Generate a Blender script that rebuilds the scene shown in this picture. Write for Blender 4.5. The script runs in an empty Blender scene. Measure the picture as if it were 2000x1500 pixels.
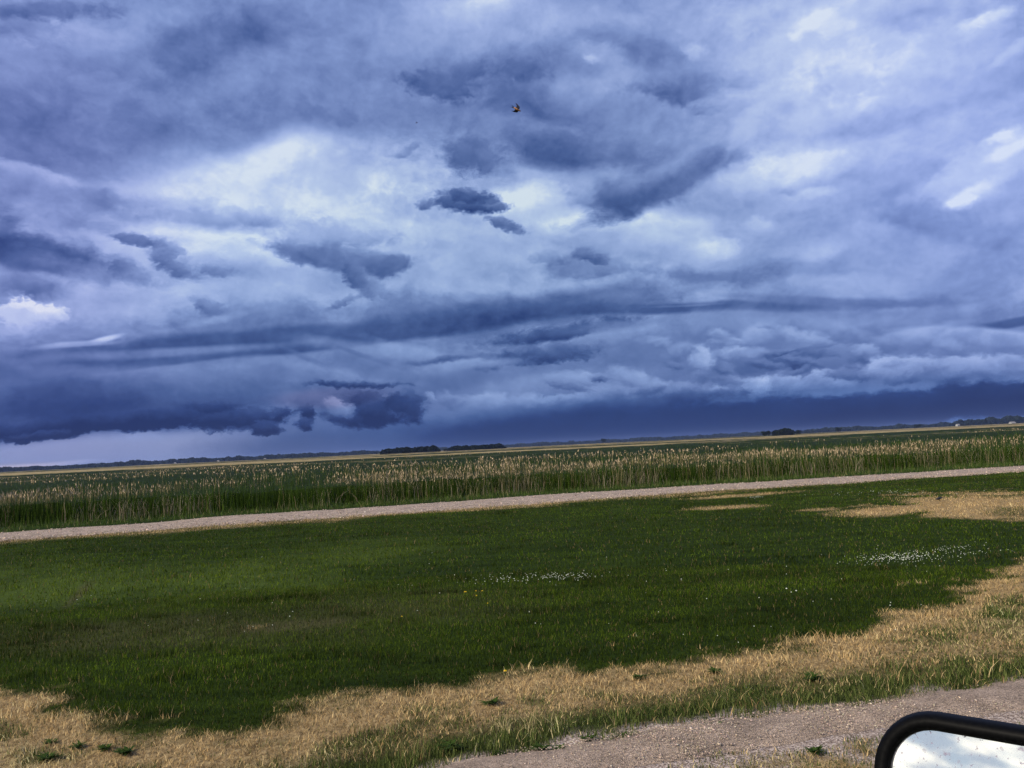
import bpy, bmesh, math, random
import numpy as np
from mathutils import Vector, Matrix
R = math.radians
scene = bpy.context.scene

# ------------------------------------------------------------------ camera
F = 1632.0                     # focal length in photo pixels (2000 wide)
CH = 2.2                       # eye height
ROLL = R(2.75); PITCH = math.atan(122.9 / F)
fwd = Vector((0, math.cos(PITCH), math.sin(PITCH)))
R0 = Vector((1, 0, 0)); U0 = R0.cross(fwd)
right = R0 * math.cos(ROLL) - U0 * math.sin(ROLL)
up = R0 * math.sin(ROLL) + U0 * math.cos(ROLL)
cam_d = bpy.data.cameras.new("camera"); cam = bpy.data.objects.new("camera", cam_d)
scene.collection.objects.link(cam); scene.camera = cam
m = Matrix.Identity(4)
for i in range(3):
    m[i][0] = right[i]; m[i][1] = up[i]; m[i][2] = -fwd[i]
m.translation = Vector((0, 0, CH))
cam.matrix_world = m
cam_d.sensor_width = 36; cam_d.lens = 36 * F / 2000
cam_d.clip_start = 0.02; cam_d.clip_end = 20000
scene.view_settings.view_transform = 'Standard'; scene.view_settings.look = 'None'
scene.view_settings.exposure = 0; scene.view_settings.gamma = 1
scene.view_settings.use_curve_mapping = False
scene.cycles.max_bounces = 5; scene.cycles.diffuse_bounces = 2
scene.cycles.transparent_max_bounces = 6; scene.cycles.volume_bounces = 0
scene.cycles.use_adaptive_sampling = True; scene.cycles.adaptive_threshold = .025; scene.cycles.adaptive_min_samples = 24

def pdir(px, py):
    return (fwd * F + right * (px - 1000) - up * (py - 750)).normalized()
def G(px, py, z=0.0):
    d = pdir(px, py); t = (z - CH) / d.z
    return Vector((d.x * t, d.y * t, z))

def lin(c):
    return tuple(((v/255)/12.92 if v/255 <= .04045 else ((v/255+.055)/1.055)**2.4) for v in c)

# ------------------------------------------------------------------ sky
SUN_AZ = R(238); SUN_EL = R(38)          # azimuth from +Y clockwise: behind the viewer, a little left
def build_world():
    w = bpy.data.worlds.new("World"); scene.world = w; w.use_nodes = True
    nt = w.node_tree; N = nt.nodes; L = nt.links; N.clear()
    def node(t, **kw):
        n = N.new(t)
        for k, v in kw.items(): setattr(n, k, v)
        return n
    def put(sock, v):
        if isinstance(v, bpy.types.NodeSocket): L.new(v, sock)
        else: sock.default_value = v
    def math_(op, a, b=None, c=None, clamp=False):
        n = node('ShaderNodeMath', operation=op, use_clamp=clamp)
        put(n.inputs[0], a)
        if b is not None: put(n.inputs[1], b)
        if c is not None: put(n.inputs[2], c)
        return n.outputs[0]
    def vmath(op, a, b=None, scale=None):
        n = node('ShaderNodeVectorMath', operation=op)
        put(n.inputs[0], a)
        if b is not None: put(n.inputs[1], b)
        if scale is not None: put(n.inputs['Scale'], scale)
        return n.outputs['Value'] if op in ('LENGTH', 'DOT_PRODUCT') else n.outputs[0]
    # one cloud mass: an ellipse of directions whose edge is eaten by noise, laid over the tone so far
    GRP = bpy.data.node_groups.new('cloud_mass', 'ShaderNodeTree'); itf = GRP.interface
    for nm, ty in (('p', 'Vector'), ('n', 'Float'), ('v1', 'Vector'), ('v2', 'Vector'), ('k', 'Float'), ('f0', 'Float'), ('f1', 'Float'), ('op', 'Float'), ('base', 'Float'), ('tone', 'Float'), ('shade', 'Float')):
        itf.new_socket(name=nm, in_out='INPUT', socket_type='NodeSocket' + ty)
    itf.new_socket(name='tone', in_out='OUTPUT', socket_type='NodeSocketFloat'); itf.new_socket(name='mask', in_out='OUTPUT', socket_type='NodeSocketFloat')
    wN, wL = N, L
    N, L = GRP.nodes, GRP.links
    gi = N.new('NodeGroupInput').outputs
    p_ = vmath('DOT_PRODUCT', gi[0], gi[2]); q_ = vmath('DOT_PRODUCT', gi[0], gi[3])
    ln = math_('MULTIPLY_ADD', gi[1], gi[4], math_('SQRT', math_('MULTIPLY_ADD', p_, p_, math_('MULTIPLY', q_, q_))))
    t_ = math_('MAXIMUM', math_('MINIMUM', math_('MULTIPLY_ADD', ln, gi[5], gi[6]), 1.0), 0.0)
    mk_ = math_('MULTIPLY', math_('MULTIPLY', math_('MULTIPLY', t_, t_), math_('MULTIPLY_ADD', t_, -2.0, 3.0)), gi[7])
    tn_ = math_('MULTIPLY_ADD', q_, gi[10], gi[9])          # tops a little lighter than undersides
    mf = node('ShaderNodeMix', data_type='FLOAT', clamp_factor=False)
    L.new(mk_, mf.inputs[0]); L.new(gi[8], mf.inputs[2]); L.new(tn_, mf.inputs[3])
    go = N.new('NodeGroupOutput'); L.new(mf.outputs[0], go.inputs[0]); L.new(mk_, go.inputs[1])
    N, L = wN, wL
    tc = node('ShaderNodeTexCoord').outputs['Generated']
    sep = node('ShaderNodeSeparateXYZ'); L.new(tc, sep.inputs[0])
    x, y, z = sep.outputs
    az = math_('ARCTAN2', x, y); el = math_('ARCSINE', z)
    cb = node('ShaderNodeCombineXYZ'); L.new(math_('MULTIPLY', az, 57.2958), cb.inputs[0]); L.new(math_('MULTIPLY', el, 57.2958), cb.inputs[1]); cb.inputs[2].default_value = 1
    P = cb.outputs[0]
    def noise(vec, scale, detail, rough, dist=0.0, sc=(1, 1, 1), loc=(0, 0, 0), color=False, ntype='FBM'):
        mp = node('ShaderNodeMapping'); put(mp.inputs[0], vec); mp.inputs['Scale'].default_value = sc; mp.inputs['Location'].default_value = loc
        n = node('ShaderNodeTexNoise', noise_dimensions='3D'); L.new(mp.outputs[0], n.inputs['Vector'])
        n.inputs['Scale'].default_value = scale; n.inputs['Detail'].default_value = detail
        n.inputs['Roughness'].default_value = rough; n.inputs['Distortion'].default_value = dist
        return n.outputs['Color'] if color else n.outputs['Fac']
    # three versions of the sky coordinate: smooth, billowing, ragged
    def warp(vec, amp, *a, **k):
        c = vmath('SUBTRACT', noise(vec, *a, color=True, **k), (0.5, 0.5, 0.5))
        return vmath('ADD', vec, vmath('MULTIPLY', c, (amp, amp * .6, 0)))
    W0 = warp(P, 2.0, 0.10, 3, 0.45, sc=(.8, 1.3, 1))
    W1 = warp(P, 4.6, 0.13, 9, 0.60, sc=(.9, 1.25, 1), loc=(13, 4, 2))
    W2 = warp(W0, 1.3, 0.9, 8, 0.62, sc=(.8, 1.2, 1), loc=(3, 40, 7))
    W2 = warp(W2, .75, 2.6, 5, 0.65, sc=(.9, 1.1, 1), loc=(8, 3, 5))
    n1 = noise(W1, 0.16, 10, 0.6, sc=(.7, 1.5, 1), loc=(5, 9, 1))
    NZ = [math_('SUBTRACT', noise(W1, 0.40, 8, 0.62, sc=(.8, 1.3, 1), loc=(77, 2, 1)), .5),
          math_('SUBTRACT', noise(W2, 1.3, 6, 0.62, sc=(.8, 1.25, 1), loc=(7, 21, 1)), .5)]
    tiny = vmath('SCALE', W2, scale=math_('MULTIPLY_ADD', n1, 1e-6, math_('MULTIPLY_ADD', NZ[0], 1e-6, math_('MULTIPLY_ADD', NZ[1], 1e-6, .0005))))      # keeps the three in step for the shader compiler
    W0 = vmath('ADD', vmath('SCALE', W0, scale=0.9995), tiny); W1 = vmath('ADD', vmath('SCALE', W1, scale=0.9995), tiny)
    W2 = vmath('ADD', vmath('SCALE', W2, scale=0.9995), tiny)
    WW = {0: W0, 1: W1, 2: W2}
    def azel(px, py):
        d = pdir(px, py); return Vector((math.degrees(math.atan2(d.x, d.y)), math.degrees(math.asin(d.z))))
    def mask(px, py, rx, ry, ang, soft, wset, op):
        c = azel(px, py); a = R(ang)
        e1 = azel(px + 10 * math.cos(a), py - 10 * math.sin(a)) - c
        e2 = azel(px + 10 * math.sin(a), py + 10 * math.cos(a)) - c
        t = math.atan2(e1.y, e1.x); sx = rx * e1.length / 10; sy = ry * e2.length / 10
        v1 = (math.cos(t) / sx, math.sin(t) / sx); v2 = (-math.sin(t) / sy, math.cos(t) / sy)
        g = node('ShaderNodeGroup'); g.node_tree = GRP
        vals = ((*v1, -(v1[0] * c.x + v1[1] * c.y)), (*v2, -(v2[0] * c.x + v2[1] * c.y)),
                {0: .5, 1: 1.5, 2: 1.5}[wset], -1 / (1 + soft - max(0.0, 1 - soft)), (1 + soft) / (1 + soft - max(0.0, 1 - soft)), op)
        L.new(WW[wset], g.inputs[0]); L.new(NZ[0] if (wset < 2 and min(rx, 3 * ry) > 70) or wset == 0 else NZ[1], g.inputs[1])
        for k, v in enumerate(vals): g.inputs[2 + k].default_value = v
        return g
    B = math_('MULTIPLY_ADD', n1, .5, .36)
    def add(px, py, rx, ry, ang, soft, target, op=1.0, ws=1):
        nonlocal B
        g = mask(px, py, rx, ry, ang, soft, ws, op)
        L.new(B, g.inputs[8]); g.inputs[9].default_value = target; g.inputs[10].default_value = {0: .03, 1: .08, 2: .13}[ws]; B = g.outputs[0]
    for px, py, rx, ry, ang, soft, tone, op, ws in SKY:
        if ws == 1 and rx < 140: soft *= 1.12
        if ws == 2 and py > 600: soft *= 1.1; op = min(1, op * 1.1)
        elif ws == 2: soft = max(soft * 1.6, .6) if tone > .5 else soft * 1.1; op *= .5 if tone > .5 else .92
        add(px, py, rx, ry, ang, soft, tone, op, ws)
    # billow detail, stronger in bright cumulus, aligned with the cloud deck
    n2 = noise(W1, 0.22, 7, 0.54, sc=(.9, 1.2, 1), loc=(31, 7, 3))
    ra = noise(W1, 0.32, 6, 0.56, sc=(.95, 1.1, 1), loc=(1, 17, 9))
    rb_ = noise(vmath('ADD', W1, (-.35, .75, 0)), 0.32, 6, 0.56, sc=(.95, 1.1, 1), loc=(1, 17, 9))
    lowfade = math_('SMOOTH_MIN', math_('MULTIPLY', math_('MAXIMUM', el, 0.0), 8.0), 1.0, 0.2)
    d = math_('ADD', math_('MULTIPLY', math_('SUBTRACT', n2, .5), .20), math_('MULTIPLY', math_('SUBTRACT', ra, rb_), .27))
    B = math_('ADD', B, math_('MULTIPLY', d, lowfade))
    B = math_('ADD', B, math_('MULTIPLY', math_('MULTIPLY_ADD', NZ[1], .12, math_('MULTIPLY', NZ[0], .07)), lowfade))
    B = math_('MULTIPLY_ADD', B, 1.30, -.108)
    ramp = node('ShaderNodeValToRGB'); L.new(B, ramp.inputs[0])
    stops = [(0, (26, 46, 104)), (.15, (44, 67, 130)), (.3, (72, 97, 160)), (.45, (102, 126, 188)), (.6, (130, 155, 216)),
             (.75, (158, 181, 238)), (.9, (184, 205, 249)), (1.0, (214, 230, 255))]
    cr = ramp.color_ramp
    while len(cr.elements) < len(stops): cr.elements.new(.5)
    for e, (p, c) in zip(cr.elements, stops): e.position = p; e.color = (*lin(c), 1)
    col = ramp.outputs[0]
    for (px, py, rx, ry, ang, soft, tint, op) in TINTS:
        mk = mask(px, py, rx, ry, ang, soft, 0, op).outputs[1]
        n = node('ShaderNodeMix', data_type='RGBA', blend_type='MULTIPLY')
        L.new(mk, n.inputs[0]); L.new(col, n.inputs[6]); n.inputs[7].default_value = (*tint, 1)
        col = n.outputs[2]
    # open bright cloud behind the viewer, where the light comes from
    bk = node('ShaderNodeMapRange', interpolation_type='SMOOTHSTEP'); L.new(vmath('DOT_PRODUCT', tc, (.78, .62, 0)), bk.inputs[0])
    bk.inputs[1].default_value = -0.05; bk.inputs[2].default_value = -0.6; bk.inputs[3].default_value = 0; bk.inputs[4].default_value = 1
    n4 = noise(P, 0.40, 8, 0.62, sc=(.5, 1.5, 1), loc=(50, 3, 0))
    rb = node('ShaderNodeValToRGB'); L.new(n4, rb.inputs[0])
    rb.color_ramp.elements[0].position = .44; rb.color_ramp.elements[0].color = (.50, .60, .72, 1)
    rb.color_ramp.elements[1].position = .56; rb.color_ramp.elements[1].color = (1.5, 1.42, 1.24, 1)
    mx = node('ShaderNodeMix', data_type='RGBA'); L.new(bk.outputs[0], mx.inputs[0]); L.new(col, mx.inputs[6]); L.new(rb.outputs[0], mx.inputs[7])
    # clear-air sky behind the cloud deck
    sk = node('ShaderNodeTexSky', sky_type='NISHITA', sun_disc=False); sk.sun_elevation = SUN_EL; sk.sun_rotation = SUN_AZ
    bg1 = node('ShaderNodeBackground'); L.new(mx.outputs[2], bg1.inputs[0]); bg1.inputs[1].default_value = 0.97
    bg2 = node('ShaderNodeBackground'); L.new(sk.outputs[0], bg2.inputs[0]); bg2.inputs[1].default_value = 0.05
    ms = node('ShaderNodeMixShader'); ms.inputs[0].default_value = 0.04
    L.new(bg1.outputs[0], ms.inputs[1]); L.new(bg2.outputs[0], ms.inputs[2])
    out = node('ShaderNodeOutputWorld'); L.new(ms.outputs[0], out.inputs[0])
    w.cycles.sampling_method = 'MANUAL'; w.cycles.sample_map_resolution = 512

# each cloud mass: centre x, y, radius x, y (photo px give its direction), tilt, softness, tone, opacity, edge kind
SKY = [
 # upper left: broad soft grey-blue sheet
 (330,140,760,240,0,.5,.50,1,1),
 (0,120,120,120,0,.8,.52,.7,0),
 (140,235,230,62,6,.8,.33,.9,0),
 (300,225,260,60,6,.9,.44,.5,0),
 (490,55,220,50,10,.7,.40,.8,1),
 (430,90,120,34,20,.6,.37,.7,1),
 (560,130,120,26,0,.8,.50,.5,1),
 (700,210,360,54,12,.7,.43,.8,1),
 (400,170,200,30,20,.8,.52,.5,0),
 (270,315,360,44,-2,.6,.44,.85,0),
 (165,60,120,28,-14,.5,.60,.75,1),
 (50,40,70,30,-10,.5,.46,.7,1),
 (80,8,120,16,2,.5,.36,.8,1),
 (760,80,110,50,-20,.6,.56,.7,1),
 # bright opening
 (690,400,400,110,4,.6,.80,1,0),
 (500,330,220,34,14,.6,.80,.8,0),
 (560,305,80,36,30,.8,.84,.8,0),
 (490,345,150,30,20,.8,.90,.6,0),
 (760,330,160,40,0,.7,.72,.6,0),
 (840,375,120,26,-3,.6,.90,.7,1),
 (90,350,120,14,-14,.4,.68,.8,1),
 (230,375,150,18,-6,.6,.66,.7,1),
 (60,395,200,50,-8,.6,.46,.8,1),
 (195,385,40,26,0,.5,.44,.8,1),
 (200,425,90,22,-5,.6,.42,.7,1),
 (310,450,260,26,-6,.6,.58,.8,1),
 (400,415,150,14,-6,.6,.56,.7,1),
 (480,425,100,16,0,.6,.60,.6,1),
 (440,480,190,30,-8,.5,.84,.9,1),
 (230,478,70,14,-8,.6,.74,.8,1),
 # left dark finger and its companions
 (60,500,170,34,-10,.4,.26,.95,1),
 (170,530,130,16,-8,.5,.38,.9,1),
 (-10,455,50,40,0,.6,.28,.8,1),
 (262,535,40,22,-30,.4,.38,.9,2),
 (268,467,46,13,-10,.35,.38,.9,2),
 (330,482,40,14,-30,.4,.48,.8,2),
 (318,502,22,20,-20,.45,.36,.9,2),
 (355,528,42,14,-25,.45,.38,.95,2),
 (425,532,42,11,-12,.4,.42,.85,2),
 (280,590,240,44,-3,.6,.66,.8,1),
 (520,580,120,36,-3,.6,.66,.7,1),
 (40,548,100,24,-10,.5,.42,.9,1),
 (10,575,70,22,0,.5,.38,.7,1),
 (60,622,72,34,-4,.16,.80,1,2),
 (24,600,34,20,0,.3,.86,.8,2),
 (70,650,60,22,0,.5,.66,.7,2),
 (150,650,70,30,0,.6,.44,.8,1),
 # top centre
 (1130,200,400,190,-8,.5,.50,.9,1),
 (1120,330,300,80,10,.5,.50,.7,1),
 (940,12,100,30,10,.6,.80,.8,1),
 (1010,60,160,50,0,.7,.68,.6,1),
 (1190,60,150,40,0,.6,.60,.7,1),
 (1000,135,120,50,0,.6,.44,.9,1),
 (860,160,70,26,-14,.4,.33,.9,1),
 (900,135,60,30,20,.5,.38,.8,1),
 (1020,145,60,22,0,.5,.34,.8,1),
 (860,90,90,26,0,.6,.60,.6,1),
 (1250,85,110,36,-8,.5,.46,.85,1),
 (1075,205,110,36,-12,.5,.34,.9,1),
 (1220,190,160,40,0,.7,.58,.7,1),
 (1100,285,100,40,-8,.45,.32,.95,1),
 (1210,290,80,40,0,.5,.40,.9,1),
 (930,295,66,34,-10,.4,.36,.9,1),
 (1010,345,50,16,-10,.5,.44,.8,2),
 (1400,150,130,26,4,.5,.42,.9,1),
 (1350,175,110,20,0,.5,.36,.8,1),
 (1400,205,34,20,0,.4,.42,.85,1),
 (1480,215,70,30,20,.6,.54,.7,1),
 (1165,108,52,22,-8,.4,.80,.8,2),
 (1152,118,14,8,0,.4,.95,.7,2),
 (1362,98,22,14,0,.3,.86,.9,2),
 (1460,55,30,16,0,.4,.80,.6,2),
 (1495,45,50,24,0,.5,.56,.6,1),
 (1060,385,80,46,0,.8,.84,.85,1),
 (1180,430,170,26,0,.6,.88,.9,1),
 (1000,400,90,26,0,.6,.86,.8,1),
 (1180,345,70,30,0,.6,.58,.8,1),
 (1330,350,200,30,24,.35,.42,1,1),
 (1460,305,60,16,27,.3,.48,.95,1),
 (1225,375,100,30,12,.4,.33,.95,1),
 (1300,330,120,14,22,.7,.52,.7,1),
 (1130,370,30,20,-40,.5,.60,.7,1),
 # upper right
 (1770,440,330,120,-4,.5,.58,.8,1),
 (1640,170,240,150,10,.6,.80,.9,1),
 (1590,48,60,30,20,.6,.86,.7,1),
 (1600,40,30,12,25,.5,.98,.7,2),
 (1566,72,14,10,0,.5,.96,.7,2),
 (1800,25,130,26,0,.5,.66,.85,1),
 (1770,45,60,16,0,.5,.62,.8,2),
 (1920,40,56,14,22,.35,.98,.9,2),
 (1860,18,24,18,60,.4,.80,.6,2),
 (1900,130,130,24,20,.6,.66,.7,1),
 (1800,195,220,36,18,.6,.64,.8,1),
 (1960,110,50,10,30,.5,.80,.6,1),
 (1650,150,60,30,0,.6,.70,.7,1),
 (1480,250,60,30,40,.5,.74,.8,1),
 (1560,330,150,34,12,.6,.86,.8,1),
 (1930,330,160,50,28,.7,.82,.8,1),
 (1900,380,60,14,28,.6,.92,.6,1),
 (1960,300,60,12,28,.6,.92,.6,1),
 (1790,330,60,26,26,.35,.58,.95,2),
 (1700,370,120,30,20,.4,.56,.95,1),
 (1600,395,160,24,10,.5,.62,.9,1),
 (1460,370,90,24,0,.6,.66,.6,1),
 (1540,372,30,8,-10,.4,.52,.8,2),
 (1590,375,50,9,12,.4,.90,.8,2),
 (1800,395,60,12,-10,.4,.82,.8,2),
 (1600,450,130,34,10,.5,.56,.85,1),
 (1850,440,120,34,-18,.45,.52,.95,1),
 (1960,470,80,44,-20,.5,.50,.9,1),
 (1680,520,330,50,0,.6,.58,.8,1),
 (1885,400,32,10,15,.35,1.0,.9,2),
 (1945,272,34,9,20,.35,1.0,.85,2),
 (1475,440,34,14,0,.4,.88,.8,2),
 (1700,450,40,20,0,.4,.74,.8,2),
 (1600,500,60,16,10,.5,.72,.7,2),
 (1390,480,50,20,0,.5,.84,.7,1),
 (1650,560,160,20,0,.6,.66,.6,1),
 # small crisp clouds, centre
 (798,292,24,10,40,.35,.50,.85,2),
 (790,304,32,9,-5,.35,.52,.85,2),
 (905,400,72,20,-2,.3,.28,1,2),
 (905,385,40,14,0,.3,.32,1,2),
 (966,408,26,7,0,.3,.32,.9,2),
 (822,404,18,7,0,.35,.42,.85,2),
 (972,434,28,10,-14,.3,.36,.9,2),
 (1002,446,26,9,-20,.3,.36,.9,2),
 (890,500,160,50,0,.6,.66,.8,1),
 (830,470,60,14,0,.5,.70,.6,1),
 # anvil-shaped cloud and its torn stem
 (640,455,110,22,0,.35,.60,.95,1),
 (700,450,60,16,0,.4,.66,.7,1),
 (570,488,46,26,-14,.3,.46,.95,1),
 (665,500,130,24,-6,.36,.40,1,1),
 (760,515,40,24,0,.3,.36,.9,1),
 (690,540,36,22,-60,.3,.38,.95,2),
 (728,565,34,20,-20,.3,.40,.95,2),
 (668,592,44,7,26,.35,.42,.95,2),
 (1150,520,86,22,-5,.45,.46,.9,1),
 (1145,495,38,14,-10,.35,.38,.9,2),
 (1075,502,34,14,0,.4,.48,.8,2),
 (1390,535,100,16,-3,.5,.42,.85,1),
 (1210,565,50,8,0,.5,.72,.6,1),
 (1050,575,330,24,2,.6,.66,.6,1),
 (1350,470,40,26,-60,.5,.74,.5,1),
 (1240,470,70,20,0,.5,.80,.5,1),
 # storm shelf
 (700,640,640,50,5,.5,.38,.9,1),
 (1400,600,420,26,0,.6,.44,.8,1),
 (1000,750,1300,95,3,.35,.40,1,0),
 (480,610,120,22,4,.5,.46,.85,1),
 (410,600,34,14,-20,.4,.42,.8,2),
 (900,622,330,26,9,.5,.30,.95,0),
 (860,640,300,18,8,.45,.22,.9,0),
 (1180,590,120,14,4,.5,.36,.8,1),
 (1300,604,320,10,0,.5,.28,.95,0),
 (1640,590,220,8,-1,.6,.40,.85,0),
 (1340,600,60,2,0,.9,.50,.4,0),
 (520,660,330,18,4,.4,.27,1,0),
 (640,672,180,14,6,.3,.25,.9,0),
 (250,712,380,10,6,.4,.28,.95,0),
 (90,705,200,20,4,.5,.28,.95,0),
 (330,688,230,8,3,.7,.46,.9,0),
 (415,628,70,6,12,.9,.56,.7,0),
 (205,664,34,5,14,.6,.80,.9,0),
 (150,674,80,5,4,.6,.58,.9,0),
 (500,712,330,9,6,.9,.46,.7,0),
 (730,686,150,12,-8,.8,.54,.7,0),
 (790,680,70,8,-16,.8,.58,.5,1),
 (630,712,80,5,-24,.6,.36,.6,0),
 (720,700,70,4,-20,.6,.38,.6,0),
 (660,728,110,14,-14,.6,.54,.7,1),
 (1090,650,140,16,10,.4,.22,.95,1),
 (1180,640,120,10,6,.6,.34,.8,0),
 (1030,676,110,5,4,.9,.42,.6,1),
 (1075,692,100,17,6,.35,.24,.95,2),
 (960,705,40,12,20,.35,.24,.9,2),
 (880,702,70,7,8,.35,.32,.9,2),
 (920,722,110,14,6,.5,.52,.8,1),
 (1300,650,160,26,10,.6,.48,.8,1),
 (1640,632,260,18,3,.6,.48,.8,1),
 (1980,628,80,8,10,.4,.26,.9,0),
 (1900,655,160,16,-2,.35,.62,.95,0),
 (1700,660,160,9,6,.6,.52,.7,1),
 (1480,700,300,34,3,.5,.38,.85,1),
 (1800,700,240,34,-2,.5,.42,.9,1),
 (1060,765,230,26,8,.5,.44,.85,1),
 (1140,740,60,16,0,.4,.54,.7,2),
 (1430,668,40,8,0,.35,.56,.8,2),
 (1370,695,24,22,-40,.35,.60,.85,2),
 (1450,690,50,10,0,.4,.54,.8,2),
 (1470,752,80,16,3,.3,.64,.95,2),
 (1545,742,26,10,0,.3,.58,.8,2),
 (1612,742,32,17,0,.25,.62,.95,2),
 (1740,715,80,18,5,.4,.62,.85,2),
 (1690,685,26,12,0,.4,.58,.7,2),
 (1900,706,110,16,0,.5,.60,.8,2),
 (1560,712,60,9,-10,.3,.27,.9,2),
 (1490,642,16,5,0,.3,.36,.8,2),
 (1668,716,20,20,20,.35,.28,.9,2),
 (1520,690,40,6,10,.35,.36,.8,2),
 (1585,678,40,6,10,.35,.34,.7,2),
 (1420,722,20,14,-30,.4,.36,.8,2),
 (1170,735,20,6,0,.4,.34,.8,2),
 (1225,742,14,10,0,.4,.34,.7,2),
 (1310,770,30,8,0,.4,.32,.7,2),
 (300,765,400,34,4,.6,.34,.9,1),
 (230,800,400,44,4,.6,.24,.95,1),
 (480,775,90,26,0,.5,.30,.8,1),
 (60,740,90,30,0,.6,.34,.7,1),
 (160,745,160,20,4,.6,.38,.7,1),
 (1235,738,49,18,-14,.42,0.54,.75,2),
 (1289,753,25,12,-8,.42,0.48,.75,2),
 (1344,753,41,11,0,.42,0.44,.75,2),
 (1393,765,32,12,9,.42,0.46,.75,2),
 (1434,755,43,19,13,.42,0.46,.75,2),
 (1487,755,30,13,-5,.42,0.54,.75,2),
 (1531,748,30,18,-2,.42,0.46,.75,2),
 (1583,753,33,10,8,.42,0.49,.75,2),
 (1606,737,26,15,4,.42,0.54,.75,2),
 (1632,752,45,15,-11,.42,0.48,.75,2),
 (1701,730,46,15,-4,.42,0.50,.75,2),
 (1737,711,32,10,7,.42,0.54,.75,2),
 (1782,725,49,16,8,.42,0.49,.75,2),
 (1822,718,25,12,-3,.42,0.45,.75,2),
 (1879,714,35,18,7,.42,0.55,.75,2),
 (1935,708,27,19,8,.42,0.54,.75,2),
 (1973,701,26,13,6,.42,0.50,.75,2),
 (1333,687,34,14,19,.42,0.45,.75,2),
 (1292,671,29,11,-6,.42,0.53,.75,2),
 (1411,657,29,10,-10,.42,0.56,.75,2),
 (1474,659,31,19,7,.42,0.54,.75,2),
 (1546,657,37,12,-12,.42,0.56,.75,2),
 (1593,662,34,13,-7,.42,0.56,.75,2),
 (1646,653,52,16,-9,.42,0.46,.75,2),
 (1723,673,25,16,3,.42,0.46,.75,2),
 (1787,667,38,17,5,.42,0.50,.75,2),
 (1851,678,36,12,-8,.42,0.49,.75,2),
 (1202,765,39,15,-4,.42,0.45,.75,2),
 (1150,775,49,18,17,.42,0.48,.75,2),
 (1093,780,45,10,4,.42,0.48,.75,2),
 (1030,784,32,14,6,.42,0.52,.75,2),
 (962,782,41,14,5,.42,0.52,.75,2),
 (936,789,50,18,7,.42,0.48,.75,2),
 (1265,760,40,8,11,.45,0.33,.7,2),
 (1370,735,25,12,13,.45,0.38,.7,2),
 (1420,742,30,10,-6,.45,0.34,.7,2),
 (1560,725,25,7,8,.45,0.37,.7,2),
 (1500,712,35,8,-10,.45,0.36,.7,2),
 (1655,735,43,9,-5,.45,0.35,.7,2),
 (1760,740,38,10,11,.45,0.32,.7,2),
 (1850,735,37,12,2,.45,0.36,.7,2),
 (1320,712,20,7,-5,.45,0.35,.7,2),
 (1590,690,39,11,-4,.45,0.32,.7,2),
 (1110,752,41,7,-13,.45,0.38,.7,2),
 # rain curtain and dark base
 (1600,818,640,40,4,.22,.09,1,1),
 (1090,848,420,50,5,.35,.13,1,0),
 (1300,785,160,12,5,.5,.22,.8,1),
 (300,895,460,46,3,.35,.50,1,0),
 (640,868,200,40,4,.6,.26,.9,0),
 (130,785,110,40,0,.6,.18,.8,1),
 (230,826,350,20,4,.25,.10,1,2),
 (90,850,70,12,4,.25,.10,1,2),
 (470,818,100,20,5,.3,.12,.95,2),
 (520,836,34,14,0,.3,.12,.9,2),
 (420,790,50,14,0,.4,.20,.8,2),
 (650,768,110,14,4,.5,.34,.9,0),
 (604,806,20,16,0,.3,.13,.95,2),
 (600,828,18,12,0,.3,.14,.95,2),
 (720,815,76,18,0,.35,.15,.95,2),
 (720,780,34,16,0,.3,.16,.95,2),
 (745,800,40,24,0,.3,.15,.9,2),
 (800,795,34,28,-20,.35,.17,.95,2),
 (700,752,90,6,-3,.4,.20,.8,2),
 (668,795,34,16,-20,.4,.42,.9,2),
 (842,780,14,10,-40,.35,.48,.8,2),
 (880,785,30,14,-10,.4,.44,.8,2),
 (30,914,130,6,3,.6,.66,.9,0),
]
TINTS = [
 (1000,450,1700,800,0,.4,(1.05,1.0,.94),1.0),
 (1500,820,800,60,3,.5,(.72,.92,1.0),.9),
 (250,900,500,50,3,.5,(1.25,1.05,.92),.8),
 (20,915,110,10,3,.6,(1.25,1.02,.82),.9),
 (650,775,110,18,3,.5,(1.35,1.0,.95),.8),
 (50,450,250,450,0,.8,(1.08,.97,1.02),.8),
 (1050,300,400,250,0,.8,(.98,.99,.96),.9),
 (950,620,620,240,0,.8,(.93,.99,.94),.9),
 (1900,300,350,300,0,.8,(.98,.98,1.06),.8),
]
build_world()
sd = bpy.data.lights.new("sun", 'SUN'); sun = bpy.data.objects.new("sun", sd); scene.collection.objects.link(sun)
sd.energy = 4.4; sd.angle = R(3); sd.color = (1, .90, .74)
sv = Vector((math.sin(SUN_AZ) * math.cos(SUN_EL), math.cos(SUN_AZ) * math.cos(SUN_EL), math.sin(SUN_EL)))
sun.rotation_euler = sv.to_track_quat('Z', 'Y').to_euler()
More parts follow.
